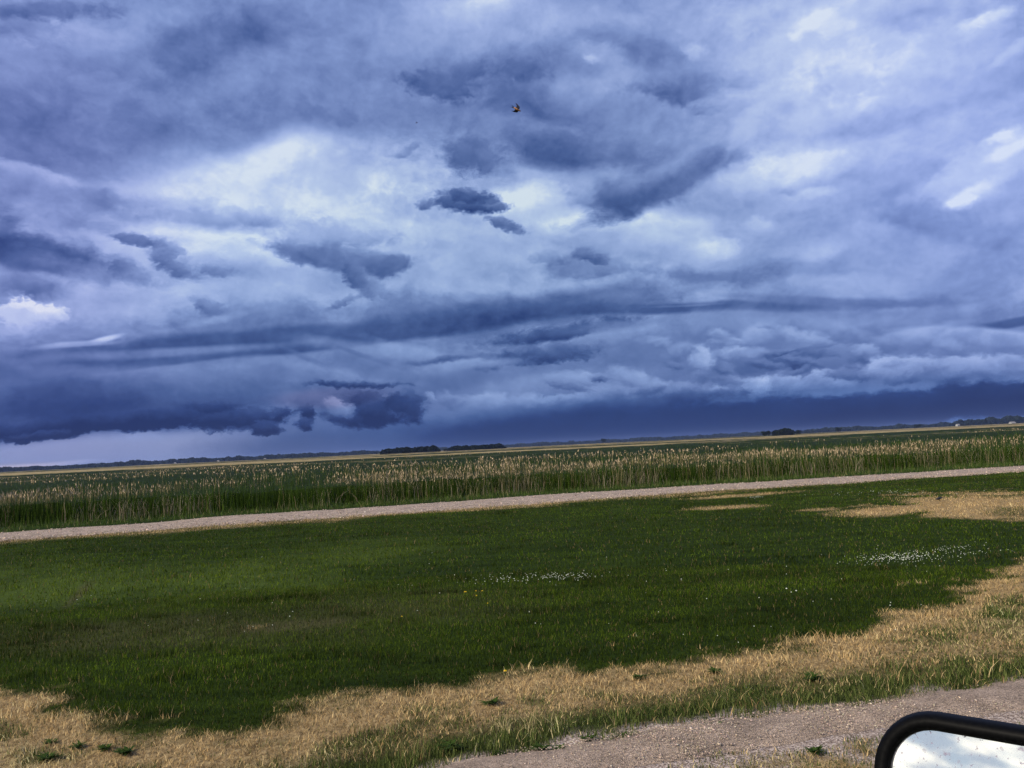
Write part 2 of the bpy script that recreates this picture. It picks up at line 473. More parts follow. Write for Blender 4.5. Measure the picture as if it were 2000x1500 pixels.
#@@GEOM
# ================================================================== helpers
rng = np.random.default_rng(7)
def tag(o, label=None, cat=None, group=None, kind=None):
    if label: o['label'] = label
    if cat: o['category'] = cat
    if group: o['group'] = group
    if kind: o['kind'] = kind
    return o
def link(name, me, mat=None, parent=None, smooth=False):
    o = bpy.data.objects.new(name, me); scene.collection.objects.link(o)
    if mat: me.materials.append(mat)
    if parent: o.parent = parent
    if smooth: me.polygons.foreach_set('use_smooth', [True] * len(me.polygons))
    return o
def np_mesh(name, co, loops, starts, totals, col=None, attrs=None):
    me = bpy.data.meshes.new(name)
    me.vertices.add(len(co)); me.vertices.foreach_set('co', np.asarray(co, np.float32).ravel())
    me.loops.add(len(loops)); me.loops.foreach_set('vertex_index', np.asarray(loops, np.int32))
    me.polygons.add(len(starts)); me.polygons.foreach_set('loop_start', np.asarray(starts, np.int32))
    me.polygons.foreach_set('loop_total', np.asarray(totals, np.int32))
    if col is not None:
        a = me.color_attributes.new('tone', 'FLOAT_COLOR', 'POINT')
        c = np.ones((len(co), 4), np.float32); c[:, :3] = col; a.data.foreach_set('color', c.ravel())
    for k, v in (attrs or {}).items():
        a = me.attributes.new(k, 'FLOAT', 'POINT'); a.data.foreach_set('value', np.asarray(v, np.float32))
    me.update(calc_edges=True); me.validate()
    return me
def vnoise(x, y, seed=0):
    """smooth value noise on numpy arrays"""
    xi = np.floor(x).astype(np.int64); yi = np.floor(y).astype(np.int64); fx = x - xi; fy = y - yi
    fx = fx * fx * (3 - 2 * fx); fy = fy * fy * (3 - 2 * fy)
    def h(a, b):
        n = (a * 374761393 + b * 668265263 + seed * 974711) & 0x7fffffff
        n = ((n ^ (n >> 13)) * 1274126177) & 0x7fffffff
        return ((n ^ (n >> 16)) & 0xffff) / 65535.0
    return (h(xi, yi) * (1 - fx) + h(xi + 1, yi) * fx) * (1 - fy) + (h(xi, yi + 1) * (1 - fx) + h(xi + 1, yi + 1) * fx) * fy
def fbm(x, y, oct=4, seed=0):
    s = 0; a = .5; t = 0
    for i in range(oct):
        s = s + a * vnoise(x * 2**i + i * 17.3, y * 2**i - i * 9.1, seed + i); t += a; a *= .5
    return s / t
def sstep(a, b, x):
    t = np.clip((x - a) / (b - a), 0, 1); return t * t * (3 - 2 * t)
fw, rt, uu = (np.array(v) for v in (fwd, right, up))
def proj(x, y, z=0.0):
    """photo position of a ground point: used to lay out the patches of the lawn"""
    P = np.stack([x, y, np.zeros_like(x) + z - CH], -1); dpt = np.maximum(P @ fw, .05)
    return 1000 + F * (P @ rt) / dpt, 750 - F * (P @ uu) / dpt
def gline(pts):
    g = [G(*p) for p in pts]
    return [(v.x, v.y) for v in g]
def yline(pts, x):
    """y on the ground of a traced line, as a function of world x (extended beyond its ends)"""
    p = sorted(pts); X = np.array([a for a, b in p]); Y = np.array([b for a, b in p])
    sl = (Y[1] - Y[0]) / (X[1] - X[0]); sr = (Y[-1] - Y[-2]) / (X[-1] - X[-2])
    y = np.interp(x, X, Y)
    return np.where(x < X[0], Y[0] + (x - X[0]) * sl, np.where(x > X[-1], Y[-1] + (x - X[-1]) * sr, y))

# ---- materials
def mat_new(name, rough=.9, spec=.1):
    m = bpy.data.materials.new(name); m.use_nodes = True; nt = m.node_tree
    b = nt.nodes['Principled BSDF']; b.inputs['Roughness'].default_value = rough; b.inputs['Specular IOR Level'].default_value = spec
    return m, nt, b
def mnode(nt, t, **kw):
    n = nt.nodes.new(t)
    for k, v in kw.items(): setattr(n, k, v)
    return n
def attr_mat(name, rough=.8, spec=.15, trans=0.0, nscale=0, namp=.3):
    """colour carried by each blade or leaf, with a little noise"""
    m, nt, b = mat_new(name, rough, spec)
    a = mnode(nt, 'ShaderNodeAttribute', attribute_name='tone'); src = a.outputs['Color']
    if nscale:
        g = mnode(nt, 'ShaderNodeNewGeometry'); n = mnode(nt, 'ShaderNodeTexNoise'); n.inputs['Scale'].default_value = nscale; n.inputs['Detail'].default_value = 4
        nt.links.new(g.outputs['Position'], n.inputs['Vector'])
        mr = mnode(nt, 'ShaderNodeMapRange'); nt.links.new(n.outputs['Fac'], mr.inputs[0]); mr.inputs[1].default_value = .3; mr.inputs[2].default_value = .7
        mr.inputs[3].default_value = 1 - namp; mr.inputs[4].default_value = 1 + namp
        v = mnode(nt, 'ShaderNodeVectorMath', operation='SCALE'); nt.links.new(src, v.inputs[0]); nt.links.new(mr.outputs[0], v.inputs['Scale']); src = v.outputs[0]
    nt.links.new(src, b.inputs['Base Color'])
    if trans:
        t = mnode(nt, 'ShaderNodeBsdfTranslucent'); nt.links.new(src, t.inputs[0]); mx = mnode(nt, 'ShaderNodeMixShader'); mx.inputs[0].default_value = trans
        out = nt.nodes['Material Output']; nt.links.new(b.outputs[0], mx.inputs[1]); nt.links.new(t.outputs[0], mx.inputs[2]); nt.links.new(mx.outputs[0], out.inputs[0])
    return m
def noise_mat(name, c1, c2, scale, rough=.9, detail=6, c3=None, bump=0, spec=.1):
    m, nt, b = mat_new(name, rough, spec)
    g = mnode(nt, 'ShaderNodeNewGeometry'); n = mnode(nt, 'ShaderNodeTexNoise'); n.inputs['Scale'].default_value = scale; n.inputs['Detail'].default_value = detail
    n.inputs['Roughness'].default_value = .65
    nt.links.new(g.outputs['Position'], n.inputs['Vector'])
    r = mnode(nt, 'ShaderNodeValToRGB'); nt.links.new(n.outputs['Fac'], r.inputs[0])
    r.color_ramp.elements[0].position = .35; r.color_ramp.elements[0].color = (*c1, 1)
    r.color_ramp.elements[1].position = .65; r.color_ramp.elements[1].color = (*c2, 1)
    if c3: e = r.color_ramp.elements.new(.75); e.color = (*c3, 1)
    nt.links.new(r.outputs[0], b.inputs['Base Color'])
    if bump:
        bp = mnode(nt, 'ShaderNodeBump'); bp.inputs['Strength'].default_value = bump; bp.inputs['Distance'].default_value = .02
        nt.links.new(n.outputs['Fac'], bp.inputs['Height']); nt.links.new(bp.outputs[0], b.inputs['Normal'])
    return m

# ================================================================== layout of the ground (photo points laid on the ground plane)
ROAD_N = gline([(-60, 1062), (0, 1058), (500, 1022), (700, 1008), (1100, 979), (1400, 959), (2000, 920.6), (2080, 915.5)])
ROAD_F = gline([(-60, 1045), (0, 1041), (500, 1005), (700, 991), (1100, 965), (1400, 946), (2000, 909.5), (2080, 904.6)])
REED = gline([(-60, 1035.5), (0, 1031), (500, 999), (700, 986), (1100, 959), (1400, 941), (2000, 903.5), (2080, 899)])
TRACK_F = gline([(800, 1512), (880, 1497), (1000, 1472), (1200, 1440), (1400, 1409), (1560, 1386), (1700, 1374), (1850, 1345), (2000, 1325), (2100, 1308)])
TRACK_N = gline([(1180, 1520), (1250, 1503), (1400, 1484), (1480, 1468), (1560, 1455), (1700, 1432), (2000, 1396), (2100, 1382)])
DRY = [(-300, 1300), (0, 1372), (100, 1402), (200, 1432), (330, 1447), (450, 1437), (560, 1412), (640, 1387), (720, 1357), (860, 1336), (1000, 1321), (1150, 1311),
       (1300, 1301), (1400, 1286), (1500, 1276), (1580, 1262), (1680, 1236), (1750, 1202), (1850, 1166), (1950, 1116), (2000, 1098), (2300, 1000)]
DRYX = np.array([p[0] for p in DRY]); DRYY = np.array([p[1] for p in DRY])
def lens(px, py, cx, cy, rx, ry, ang, soft, n):
    a = R(ang); dx = px - cx; dy = -(py - cy); u = (dx * math.cos(a) + dy * math.sin(a)) / rx; v = (-dx * math.sin(a) + dy * math.cos(a)) / ry
    return sstep(1 + soft, 1 - soft, np.sqrt(u * u + v * v) + n)
def lawn_masks(x, y):
    px, py = proj(x, y)
    n1 = fbm(x * .9, y * .9, 4, 3) - .5; n2 = fbm(x * 3.2, y * 3.2, 3, 11) - .5; n3 = fbm(x * .28, y * .7, 4, 21) - .5
    edge = py - np.interp(px, DRYX, DRYY)                       # below the edge of the dry verge: positive
    dry = sstep(-26, 22, edge + n1 * 105 + n2 * 60 + (fbm(x * 8, y * 8, 2, 13) - .5) * 34)
    # greener growth inside the verge: right half, and beside the gravel
    tf = yline(TRACK_F, x); toy = y - tf
    right_mix = sstep(950, 1500, px) * sstep(34, 75, edge + n1 * 60)
    side = sstep(.85, .2, np.abs(toy - .12) + n2 * .6)
    patchy = sstep(.02, .14, n1 * .8 + n2 * .6 + .10 * sstep(500, 1300, px) - .04) * sstep(10, 60, edge)
    green_in = np.clip(np.maximum(np.maximum(right_mix * (.58 + 1.7 * n1 + 1.8 * n2), side * .95), patchy * .7), 0, .95)
    dry = dry * (1 - green_in)
    k = n1 * .9 + n2 * .5
    d2 = np.maximum.reduce([
        lens(px, py, 1975, 993, 225, 25, -2, .25, k), lens(px, py, 1720, 1000, 90, 8, 3, .5, k * .8), lens(px, py, 1418, 992, 70, 4, 3, .4, k) * .8,
        lens(px, py, 1600, 996, 40, 2.5, 3, .5, k) * .7, lens(px, py, 1440, 968, 100, 2.5, 4, .5, k) * .8, lens(px, py, 498, 1231, 16, 3, 4, .5, k) * .35])
    rn = yline(ROAD_N, x) - y                                   # distance in front of the far road
    verge = sstep(2.3, .5, rn + n3 * 3.0 + n1 * 1.5) * sstep(1750, 1150, px) * (.45 + 1.2 * n2 + .8 * n1 + .2)
    d2 = np.maximum(d2, np.clip(verge, 0, .6) * (rn > -.3))
    d2 = d2 * (1 - .55 * lens(px, py, 1990, 1000, 60, 10, 0, .6, k))
    dry = np.clip(np.maximum(dry, d2), 0, 1)
    yellow = np.clip(np.maximum.reduce([lens(px, py, 80, 1150, 240, 36, 3, .95, k * 1.6), lens(px, py, 440, 1135, 190, 30, 5, .95, k * 1.6), lens(px, py, 680, 1085, 150, 18, 5, .95, k * 1.6) * .7]), 0, 1)
    brown = np.clip(np.maximum.reduce([lens(px, py, 330, 1240, 330, 34, 3, .8, k) * .6, lens(px, py, 760, 1190, 220, 28, 3, .8, k) * .5,
                                       lens(px, py, 150, 1165, 40, 6, 45, .5, k) * .9, lens(px, py, 560, 1228, 120, 9, 5, .6, k)]), 0, 1)
    return dry, yellow, brown, n1, n2, n3, px, py, edge
def hgt(x, y):
    r = np.hypot(x, y); return (fbm(x * .35, y * .35, 3, 5) - .5) * .10 * sstep(60, 30, r) * sstep(0, .6, np.abs(y - yline(TRACK_F, x)) + .2)

# ---- ground sheet
def axis(a, b, step, far, grow=1.12):
    core = list(np.arange(a, b + step / 2, step)); s = step; v = b; hi = []
    while v < far[1]: s *= grow; v += s; hi.append(v)
    s = step; v = a; lo = []
    while v > far[0]: s *= grow; v -= s; lo.append(v)
    return np.array(lo[::-1] + core + hi)
def grid_mesh(name, X, Y, Z, attrs=None, col=None):
    nx, ny = X.shape[1], X.shape[0]; co = np.stack([X, Y, Z], -1).reshape(-1, 3)
    i = np.arange(nx - 1)[None, :] + nx * np.arange(ny - 1)[:, None]; q = np.stack([i, i + 1, i + nx + 1, i + nx], -1).reshape(-1)
    n = len(q) // 4
    return np_mesh(name, co, q, np.arange(n) * 4, np.full(n, 4), col, attrs)
ax = axis(-24, 34, .11, (-7000, 7000)); ay = axis(3.2, 46, .11, (-3000, 7500))
X, Y = np.meshgrid(ax, ay)
dry, yel, brn, n1, n2, n3, _, _, _ = lawn_masks(X, Y)
near = (Y < 60) & (Y > 1) & (np.abs(X) < 70)
dry = np.where(near, dry, 0)
bn = (fbm(X * 3, Y * 3, 4, 77) - .5) * .5
bare = sstep(.18, .02, np.abs(Y - yline(TRACK_F, X)) + bn) * (Y < 25)
bare = np.maximum(bare, sstep(.1, -.12, Y - yline(TRACK_N, X) + bn * .6) * (Y < 14) * (.35 + .9 * fbm(X * 1.8, Y * 1.8, 3, 41) < .82))
bare = np.maximum(bare, sstep(.34, .08, np.abs(Y - yline(TRACK_N, X) + bn * .8)) * (Y < 16))
bare = np.maximum(bare, sstep(.45, .1, np.abs(Y - yline(ROAD_N, X)) + bn) * (Y > 20) * (Y < 70) * .15) * near
Z = hgt(X, Y)
me = grid_mesh('ground', X, Y, Z, attrs={'bare': bare.ravel(), 'dry': dry.ravel(), 'yellow': yel.ravel(), 'brown': brn.ravel(), 'mown': near.astype(float).ravel()})
def ground_mat():
    m, nt, b = mat_new('lawn_soil', .95, .05); L = nt.links.new
    g = mnode(nt, 'ShaderNodeNewGeometry')
    def noise(sc, sx, sy, det=6, rough=.6):
        mp = mnode(nt, 'ShaderNodeMapping'); L(g.outputs['Position'], mp.inputs[0]); mp.inputs['Scale'].default_value = (sx, sy, 1)
        n = mnode(nt, 'ShaderNodeTexNoise'); L(mp.outputs[0], n.inputs[0]); n.inputs['Scale'].default_value = sc; n.inputs['Detail'].default_value = det; n.inputs['Roughness'].default_value = rough
        return n.outputs['Fac']
    def ramp(f, stops):
        r = mnode(nt, 'ShaderNodeValToRGB'); L(f, r.inputs[0]); cr = r.color_ramp
        while len(cr.elements) < len(stops): cr.elements.new(.5)
        for e, (p, c) in zip(cr.elements, stops): e.position = p; e.color = (*c, 1)
        return r.outputs[0]
    def mix(f, a, c):
        n = mnode(nt, 'ShaderNodeMix', data_type='RGBA'); L(f, n.inputs[0])
        for s, v in ((n.inputs[6], a), (n.inputs[7], c)):
            if isinstance(v, tuple): s.default_value = (*v, 1)
            else: L(v, s)
        return n.outputs[2]
    def att(nm): return mnode(nt, 'ShaderNodeAttribute', attribute_name=nm).outputs['Fac']
    fine = noise(22, 1, .55, 6, .75); strk = noise(1.1, .35, 2.6, 4)
    green = ramp(fine, [(.3, (.006, .012, .001)), (.55, (.019, .034, .003)), (.75, (.038, .060, .006))])
    green2 = ramp(strk, [(.35, (.55, .62, .55)), (.65, (1.25, 1.18, 1.15))])
    mu = mnode(nt, 'ShaderNodeMix', data_type='RGBA', blend_type='MULTIPLY'); mu.inputs[0].default_value = 1; L(green, mu.inputs[6]); L(green2, mu.inputs[7]); green = mu.outputs[2]
    green = mix(att('yellow'), green, ramp(fine, [(.3, (.02, .036, .006)), (.7, (.07, .10, .016))]))
    green = mix(att('brown'), green, ramp(fine, [(.3, (.030, .030, .012)), (.7, (.085, .080, .035))]))
    tan = ramp(fine, [(.30, (.06, .04, .018)), (.5, (.25, .172, .082)), (.75, (.52, .39, .20))])
    far = ramp(noise(.02, .25, 1, 6), [(.35, (.018, .036, .010)), (.55, (.04, .065, .02)), (.8, (.10, .10, .04))])
    vo = mnode(nt, 'ShaderNodeTexVoronoi'); vo.inputs['Scale'].default_value = 90; L(g.outputs['Position'], vo.inputs['Vector'])
    vs = mnode(nt, 'ShaderNodeSeparateColor'); L(vo.outputs['Color'], vs.inputs[0]); dirt = ramp(vs.outputs[0], [(.0, (.13, .095, .075)), (.55, (.30, .235, .195)), (1.0, (.58, .48, .42))])
    c = mix(att('mown'), far, mix(att('bare'), mix(att('dry'), green, tan), dirt))
    L(c, b.inputs['Base Color'])
    bp = mnode(nt, 'ShaderNodeBump'); bp.inputs['Strength'].default_value = .9; bp.inputs['Distance'].default_value = .03; L(fine, bp.inputs['Height']); L(bp.outputs[0], b.inputs['Normal'])
    return m
go = link('ground', me, ground_mat(), smooth=True); tag(go, 'flat mown grassland reaching out to the horizon', 'ground', kind='structure')

# ---- gravel sheets
def strip(name, near_line, far_line, x0, x1, step, rows, z, wob, mat):
    xs = np.arange(x0, x1, step); a = yline(near_line, xs); b = yline(far_line, xs)
    a = a - (fbm(xs * 2.2, xs * 0 + 3, 4, 8) - .5) * wob; b = b + (fbm(xs * 2.2, xs * 0 + 9, 4, 9) - .5) * wob
    t = np.linspace(0, 1, rows)[:, None]; Xs = np.repeat(xs[None], rows, 0); Ys = a[None] * (1 - t) + b[None] * t
    zz = hgt(Xs, Ys) + z * np.sin(np.pi * np.clip(t, .02, .98)) ** .3 - .004 * (np.abs(t - .5) > .49) + .03 * np.sin(np.pi * t) * (1 if rows > 4 else 0) + (fbm(Xs * 1.5, Ys * 1.5, 3, 4) - .5) * .02 * np.sin(np.pi * t)
    return link(name, grid_mesh(name, Xs, Ys, zz), mat, smooth=True)
def gravel_mat(name, sc, c):
    m, nt, b = mat_new(name, .95, .1); L = nt.links.new
    g = mnode(nt, 'ShaderNodeNewGeometry')
    v = mnode(nt, 'ShaderNodeTexVoronoi'); v.inputs['Scale'].default_value = sc; L(g.outputs['Position'], v.inputs['Vector'])
    bw = mnode(nt, 'ShaderNodeSeparateColor'); L(v.outputs['Color'], bw.inputs[0])
    r = mnode(nt, 'ShaderNodeValToRGB'); L(bw.outputs[0], r.inputs[0]); cr = r.color_ramp
    cr.elements[0].position = 0; cr.elements[0].color = (*(.45 * k for k in c), 1); cr.elements[1].position = 1; cr.elements[1].color = (*(min(1, 1.7 * k) for k in c), 1)
    e = cr.elements.new(.5); e.color = (*c, 1); e = cr.elements.new(.88); e.color = (*(1.15 * k for k in c), 1)
    n = mnode(nt, 'ShaderNodeTexNoise'); n.inputs['Scale'].default_value = 2.2; n.inputs['Detail'].default_value = 8; n.inputs['Roughness'].default_value = .7; L(g.outputs['Position'], n.inputs[0])
    r2 = mnode(nt, 'ShaderNodeValToRGB'); L(n.outputs[0], r2.inputs[0]); r2.color_ramp.elements[0].position = .3; r2.color_ramp.elements[0].color = (.50, .48, .47, 1)
    r2.color_ramp.elements[1].position = .7; r2.color_ramp.elements[1].color = (1.15, 1.12, 1.12, 1)
    mu = mnode(nt, 'ShaderNodeMix', data_type='RGBA', blend_type='MULTIPLY'); mu.inputs[0].default_value = 1; L(r.outputs[0], mu.inputs[6]); L(r2.outputs[0], mu.inputs[7])
    L(mu.outputs[2], b.inputs['Base Color'])
    bp = mnode(nt, 'ShaderNodeBump'); bp.inputs['Strength'].default_value = .8; bp.inputs['Distance'].default_value = .012; L(v.outputs['Distance'], bp.inputs['Height']); L(bp.outputs[0], b.inputs['Normal'])
    return m
GR = (.365, .285, .22)
gm_near = gravel_mat('track_gravel', 105, GR); gm_far = gravel_mat('road_gravel', 34, (.36, .29, .235))
tag(strip('gravel_road', ROAD_N, ROAD_F, -40, 75, .15, 9, .012, .35, gm_far), 'straight pinkish grey gravel road along the foot of the reeds', 'road', kind='structure')
tag(strip('gravel_track', TRACK_N, TRACK_F, -6, 12, .03, 25, .012, .22, gm_near), 'pinkish gravel track crossing the near verge', 'track', kind='structure')

# ---- loose stones
def ico():
    bm = bmesh.new(); bmesh.ops.create_icosphere(bm, subdivisions=1, radius=1); v = np.array([x.co[:] for x in bm.verts]); f = np.array([[a.index for a in p.verts] for p in bm.faces]); bm.free(); return v, f
IV, IF = ico()
def stones(name, P, size, cols, mat):
    n = len(P); s = size[:, None, None] * rng.uniform(.6, 1.25, (n, 1, 3)) * np.array([1, 1, .6]); a = rng.uniform(0, 2 * np.pi, n)
    v = IV[None] * s * rng.uniform(.85, 1.15, (n, len(IV), 1)); c, q = np.cos(a)[:, None], np.sin(a)[:, None]
    vx = v[..., 0] * c - v[..., 1] * q; vy = v[..., 0] * q + v[..., 1] * c
    co = np.stack([vx, vy, v[..., 2]], -1) + P[:, None]; f = (IF[None] + (np.arange(n) * len(IV))[:, None, None]).reshape(-1)
    m = len(f) // 3
    return link(name, np_mesh(name, co.reshape(-1, 3), f, np.arange(m) * 3, np.full(m, 3), np.repeat(cols, len(IV), 0)), mat)
stone_mat = attr_mat('stone', .9, .2)
def stone_cols(n):
    v = rng.uniform(.5, 1.35, (n, 1)) ** 1.2; v[rng.random(n) < .05] = 2.1
    c = np.array(GR) * v * (1 + rng.normal(0, .05, (n, 3))); return np.clip(c, .02, .85)
n = 34000; xs = rng.uniform(-2, 9, n); a = yline(TRACK_N, xs); b = yline(TRACK_F, xs)
t = rng.random(n); keep = fbm(xs * 1.7, (a + (b - a) * t) * 1.7, 3, 31) > rng.uniform(.3, .75, n)
xs, a, b, t = xs[keep], a[keep], b[keep], t[keep]; ys = a + (b - a) * (t * 1.06 - .03); n = len(xs)
tag(stones('track_stones', np.stack([xs, ys, hgt(xs, ys) + .02 + .03 * np.sin(np.pi * np.clip(t, 0, 1))], -1), rng.gamma(2, .0011, n) + .0018, stone_cols(n), stone_mat),
    'loose pale and grey stones scattered over the gravel track', 'gravel', kind='stuff')
n = 16000; xs = rng.uniform(-24, 50, n); a = yline(ROAD_N, xs); b = yline(ROAD_F, xs)
t = np.where(rng.random(n) < .55, np.clip(rng.normal(.02, .12, n), -.12, .5), rng.random(n)); ys = a + (b - a) * t
tag(stones('road_stones', np.stack([xs, ys, hgt(xs, ys) + .02 + .03 * np.sin(np.pi * np.clip(t, 0, 1))], -1), rng.gamma(2.5, .0045, n) + .006, stone_cols(n), stone_mat),
    'loose pale stones heaped along the near edge of the gravel road', 'gravel', kind='stuff')

# ---- blades
def blades(name, x, y, z, h, w, lean, cols, mat, az=None, tipw=0.0, segs=2, tipcol=None):
    """every blade a curved tapering ribbon"""
    n = len(x); az = rng.uniform(0, 2 * np.pi, n) if az is None else az
    fa = rng.uniform(0, 2 * np.pi, n); wx, wy = np.cos(fa) * w / 2, np.sin(fa) * w / 2
    rows = []
    for k in range(segs + 1):
        t = k / segs; L = lean * h * t * t; zz = z + h * (t - .18 * (lean > .8) * t * t)
        cx, cy = x + np.cos(az) * L, y + np.sin(az) * L; ww = (1 - t) + tipw * t if k else 1.0
        if k < segs or tipw > 0: rows.append(np.stack([np.stack([cx - wx * ww, cy - wy * ww, zz], -1), np.stack([cx + wx * ww, cy + wy * ww, zz], -1)], 1))
        else: rows.append(np.stack([cx, cy, zz], -1)[:, None])
    co = np.concatenate(rows, 1); nv = co.shape[1]; base = (np.arange(n) * nv)[:, None]
    fl = []; tot = []
    for k in range(segs):
        if k < segs - 1 or tipw > 0: fl.append(base + np.array([2 * k, 2 * k + 1, 2 * k + 3, 2 * k + 2])[None]); tot.append(4)
        else: fl.append(base + np.array([2 * k, 2 * k + 1, 2 * k + 2])[None]); tot.append(3)
    loops = np.concatenate(fl, 1).reshape(-1); tots = np.tile(tot, n); starts = np.concatenate([[0], np.cumsum(tots)[:-1]])
    c = np.repeat(cols[:, None], nv, 1).astype(np.float32)
    if tipcol is not None: c[:, nv - (2 if tipw > 0 else 1):] = tipcol[:, None]
    me = np_mesh(name, co.reshape(-1, 3), loops, starts, tots, c.reshape(-1, 3))
    return link(name, me, mat)
grass_mat = attr_mat('grass_blade', .95, .04, trans=.22)
def field(d0, d1, dens):
    """points over the part of the ground the photograph sees, with margin"""
    a = R(42 if d0 > 8 else 60); area = (d1**2 - d0**2) * a; n = int(area * dens)
    r = np.sqrt(rng.uniform(d0**2, d1**2, n)); t = rng.uniform(-a, a, n); return r * np.sin(t), r * np.cos(t)
def turf(name, x, y, scale, lab):
    dry, yel, brn, n1, n2, n3, px, py, edge = lawn_masks(x, y); n = len(x)
    toy_f = y - yline(TRACK_F, x); toy_n = y - yline(TRACK_N, x); rf = y - yline(ROAD_N, x)
    wob = (fbm(x * 3, y * 3, 4, 77) - .42) * .75
    on = (toy_f + wob > 0) | ((toy_n + wob < -.02) & (fbm(x * 1.8, y * 1.8, 3, 41) + .15 * sstep(-1, -.1, toy_n) > rng.uniform(.40, .62, n)))
    x, y, dry, yel, brn, n1, n2, n3, edge, toy_f, rf, px = (v[on & (rf < .1)] for v in (x, y, dry, yel, brn, n1, n2, n3, edge, toy_f, rf, px)); n = len(x)
    thin = sstep(.40, .60, fbm(x * 2.3, y * 2.3, 4, 67)); isdry = rng.random(n) < dry ** .8 * (.97 - .30 * thin * sstep(25, 90, edge)); verge = sstep(-5, 60, edge)
    lush = sstep(.6, .1, np.abs(toy_f - .1)) * (y < 20)
    h = np.where(verge > .5, rng.uniform(.022, .062, n) * (1 + .9 * n2 + .6 * n1 + .7 * lush), rng.uniform(.022, .05, n) * (1 + .4 * n2)) * (1 + .15 * (scale > 1.3)) * (1 - .15 * (verge > .5))
    tuft = sstep(.55, .75, fbm(x * 5.5, y * 5.5, 3, 23)) * verge; h = h * (1 + .8 * tuft)
    rank = sstep(.60, .74, fbm(x * 1.9, y * 3.2, 3, 27)) * (1 - verge); h = h * (1 + .9 * rank)
    w = rng.uniform(.0035, .0065, n) * scale * (1 + .3 * verge)
    lean = rng.uniform(.1, .75, n) + isdry * rng.uniform(0, .7, n)
    u = rng.random((n, 1)); mow = sstep(.38, .62, fbm(x * .3, y * 2.2, 3, 51))[:, None]
    u = u ** 1.6
    g = np.array([.024, .046, .006]) * (1 - u) + np.array([.12, .165, .03]) * u; g = g + (rng.random((n, 1)) < .08) * np.array([.07, .085, .02])  # a few blades coloured paler, standing in for tips that catch the light
    g = g * (.66 + .42 * mow) * (1 + .8 * n1[:, None]) * np.array([.80, .86, .38]) * (1 - .33 * sstep(-170, -25, edge) * sstep(1900, 1500, px))[:, None]
    g = g * (1 - .45 * rank[:, None])
    g = g * (1 - yel[:, None]) + (np.array([.034, .056, .004]) + np.array([.12, .15, .012]) * u) * yel[:, None]
    g = g * (1 - .5 * brn[:, None]) + (np.array([.04, .040, .016]) + np.array([.09, .085, .05]) * u) * .45 * brn[:, None]
    g = np.where((verge > .5)[:, None], (np.array([.028, .046, .010]) * (1 - u) + np.array([.17, .20, .06]) * u), g)
    straw = rng.random((n, 1)); k = straw
    d = np.array([.42, .27, .115]) * (1 - k) + np.array([.72, .53, .27]) * k
    pale = sstep(.4, .6, fbm(x * 1.1, y * 1.1, 3, 61))[:, None] * verge[:, None] * sstep(40, 110, edge)[:, None]
    d = d * (1 - pale * .6) + np.array([.70, .62, .32]) * pale * .6
    d = d * rng.uniform(.45, 1.15, (n, 1)) * (1 + .9 * n2[:, None] + .5 * n1[:, None])
    dead = (rng.random(n) < .06)[:, None]; c = np.where(isdry[:, None], d, g); c = np.where(dead & ~isdry[:, None], d * .35, c)
    c = np.clip(c, .004, .8)
    o = blades(name, x, y, hgt(x, y) - .004, h, w, lean, c, grass_mat, tipcol=np.clip(c * 1.15, 0, .85))
    tag(o, lab, 'grass', kind='stuff')
x, y = field(4.2, 8.5, 1900); turf('rough_grass', x, y, 1.15, 'rough dry and green grass of the near verge')
x, y = field(8.5, 15, 1400); turf('lawn_grass', x, y, 1.5, 'short dark green mown grass with a dry tan edge')
x, y = field(15, 50, 230); turf('distant_lawn_grass', x, y, 3.2, 'short green grass between the lawn middle and the gravel road')

# ---- strip of taller green growth between the road and the reeds
n = 26000; x = rng.uniform(-34, 66, n); a = yline(ROAD_F, x); b = yline(REED, x); t = rng.random(n); y = a + (b - a) * t * 1.25 + .05
u = rng.random((n, 1)); c = np.array([.03, .055, .012]) * (1 - u) + np.array([.085, .13, .03]) * u; m_ = rng.random(n) < .12; c[m_] = np.array([.22, .19, .09]) * rng.uniform(.6, 1.2, (m_.sum(), 1))
tag(blades('verge_grass', x, y, 0 * x, rng.uniform(.07, .2, n) * (1 + 1.1 * t**2) * (.6 + .8 * fbm(x * .8, y, 3, 5)), rng.uniform(.012, .03, n), rng.uniform(.1, .7, n), c, grass_mat),
    'low bright green weeds between the road and the reeds', 'grass', kind='stuff')

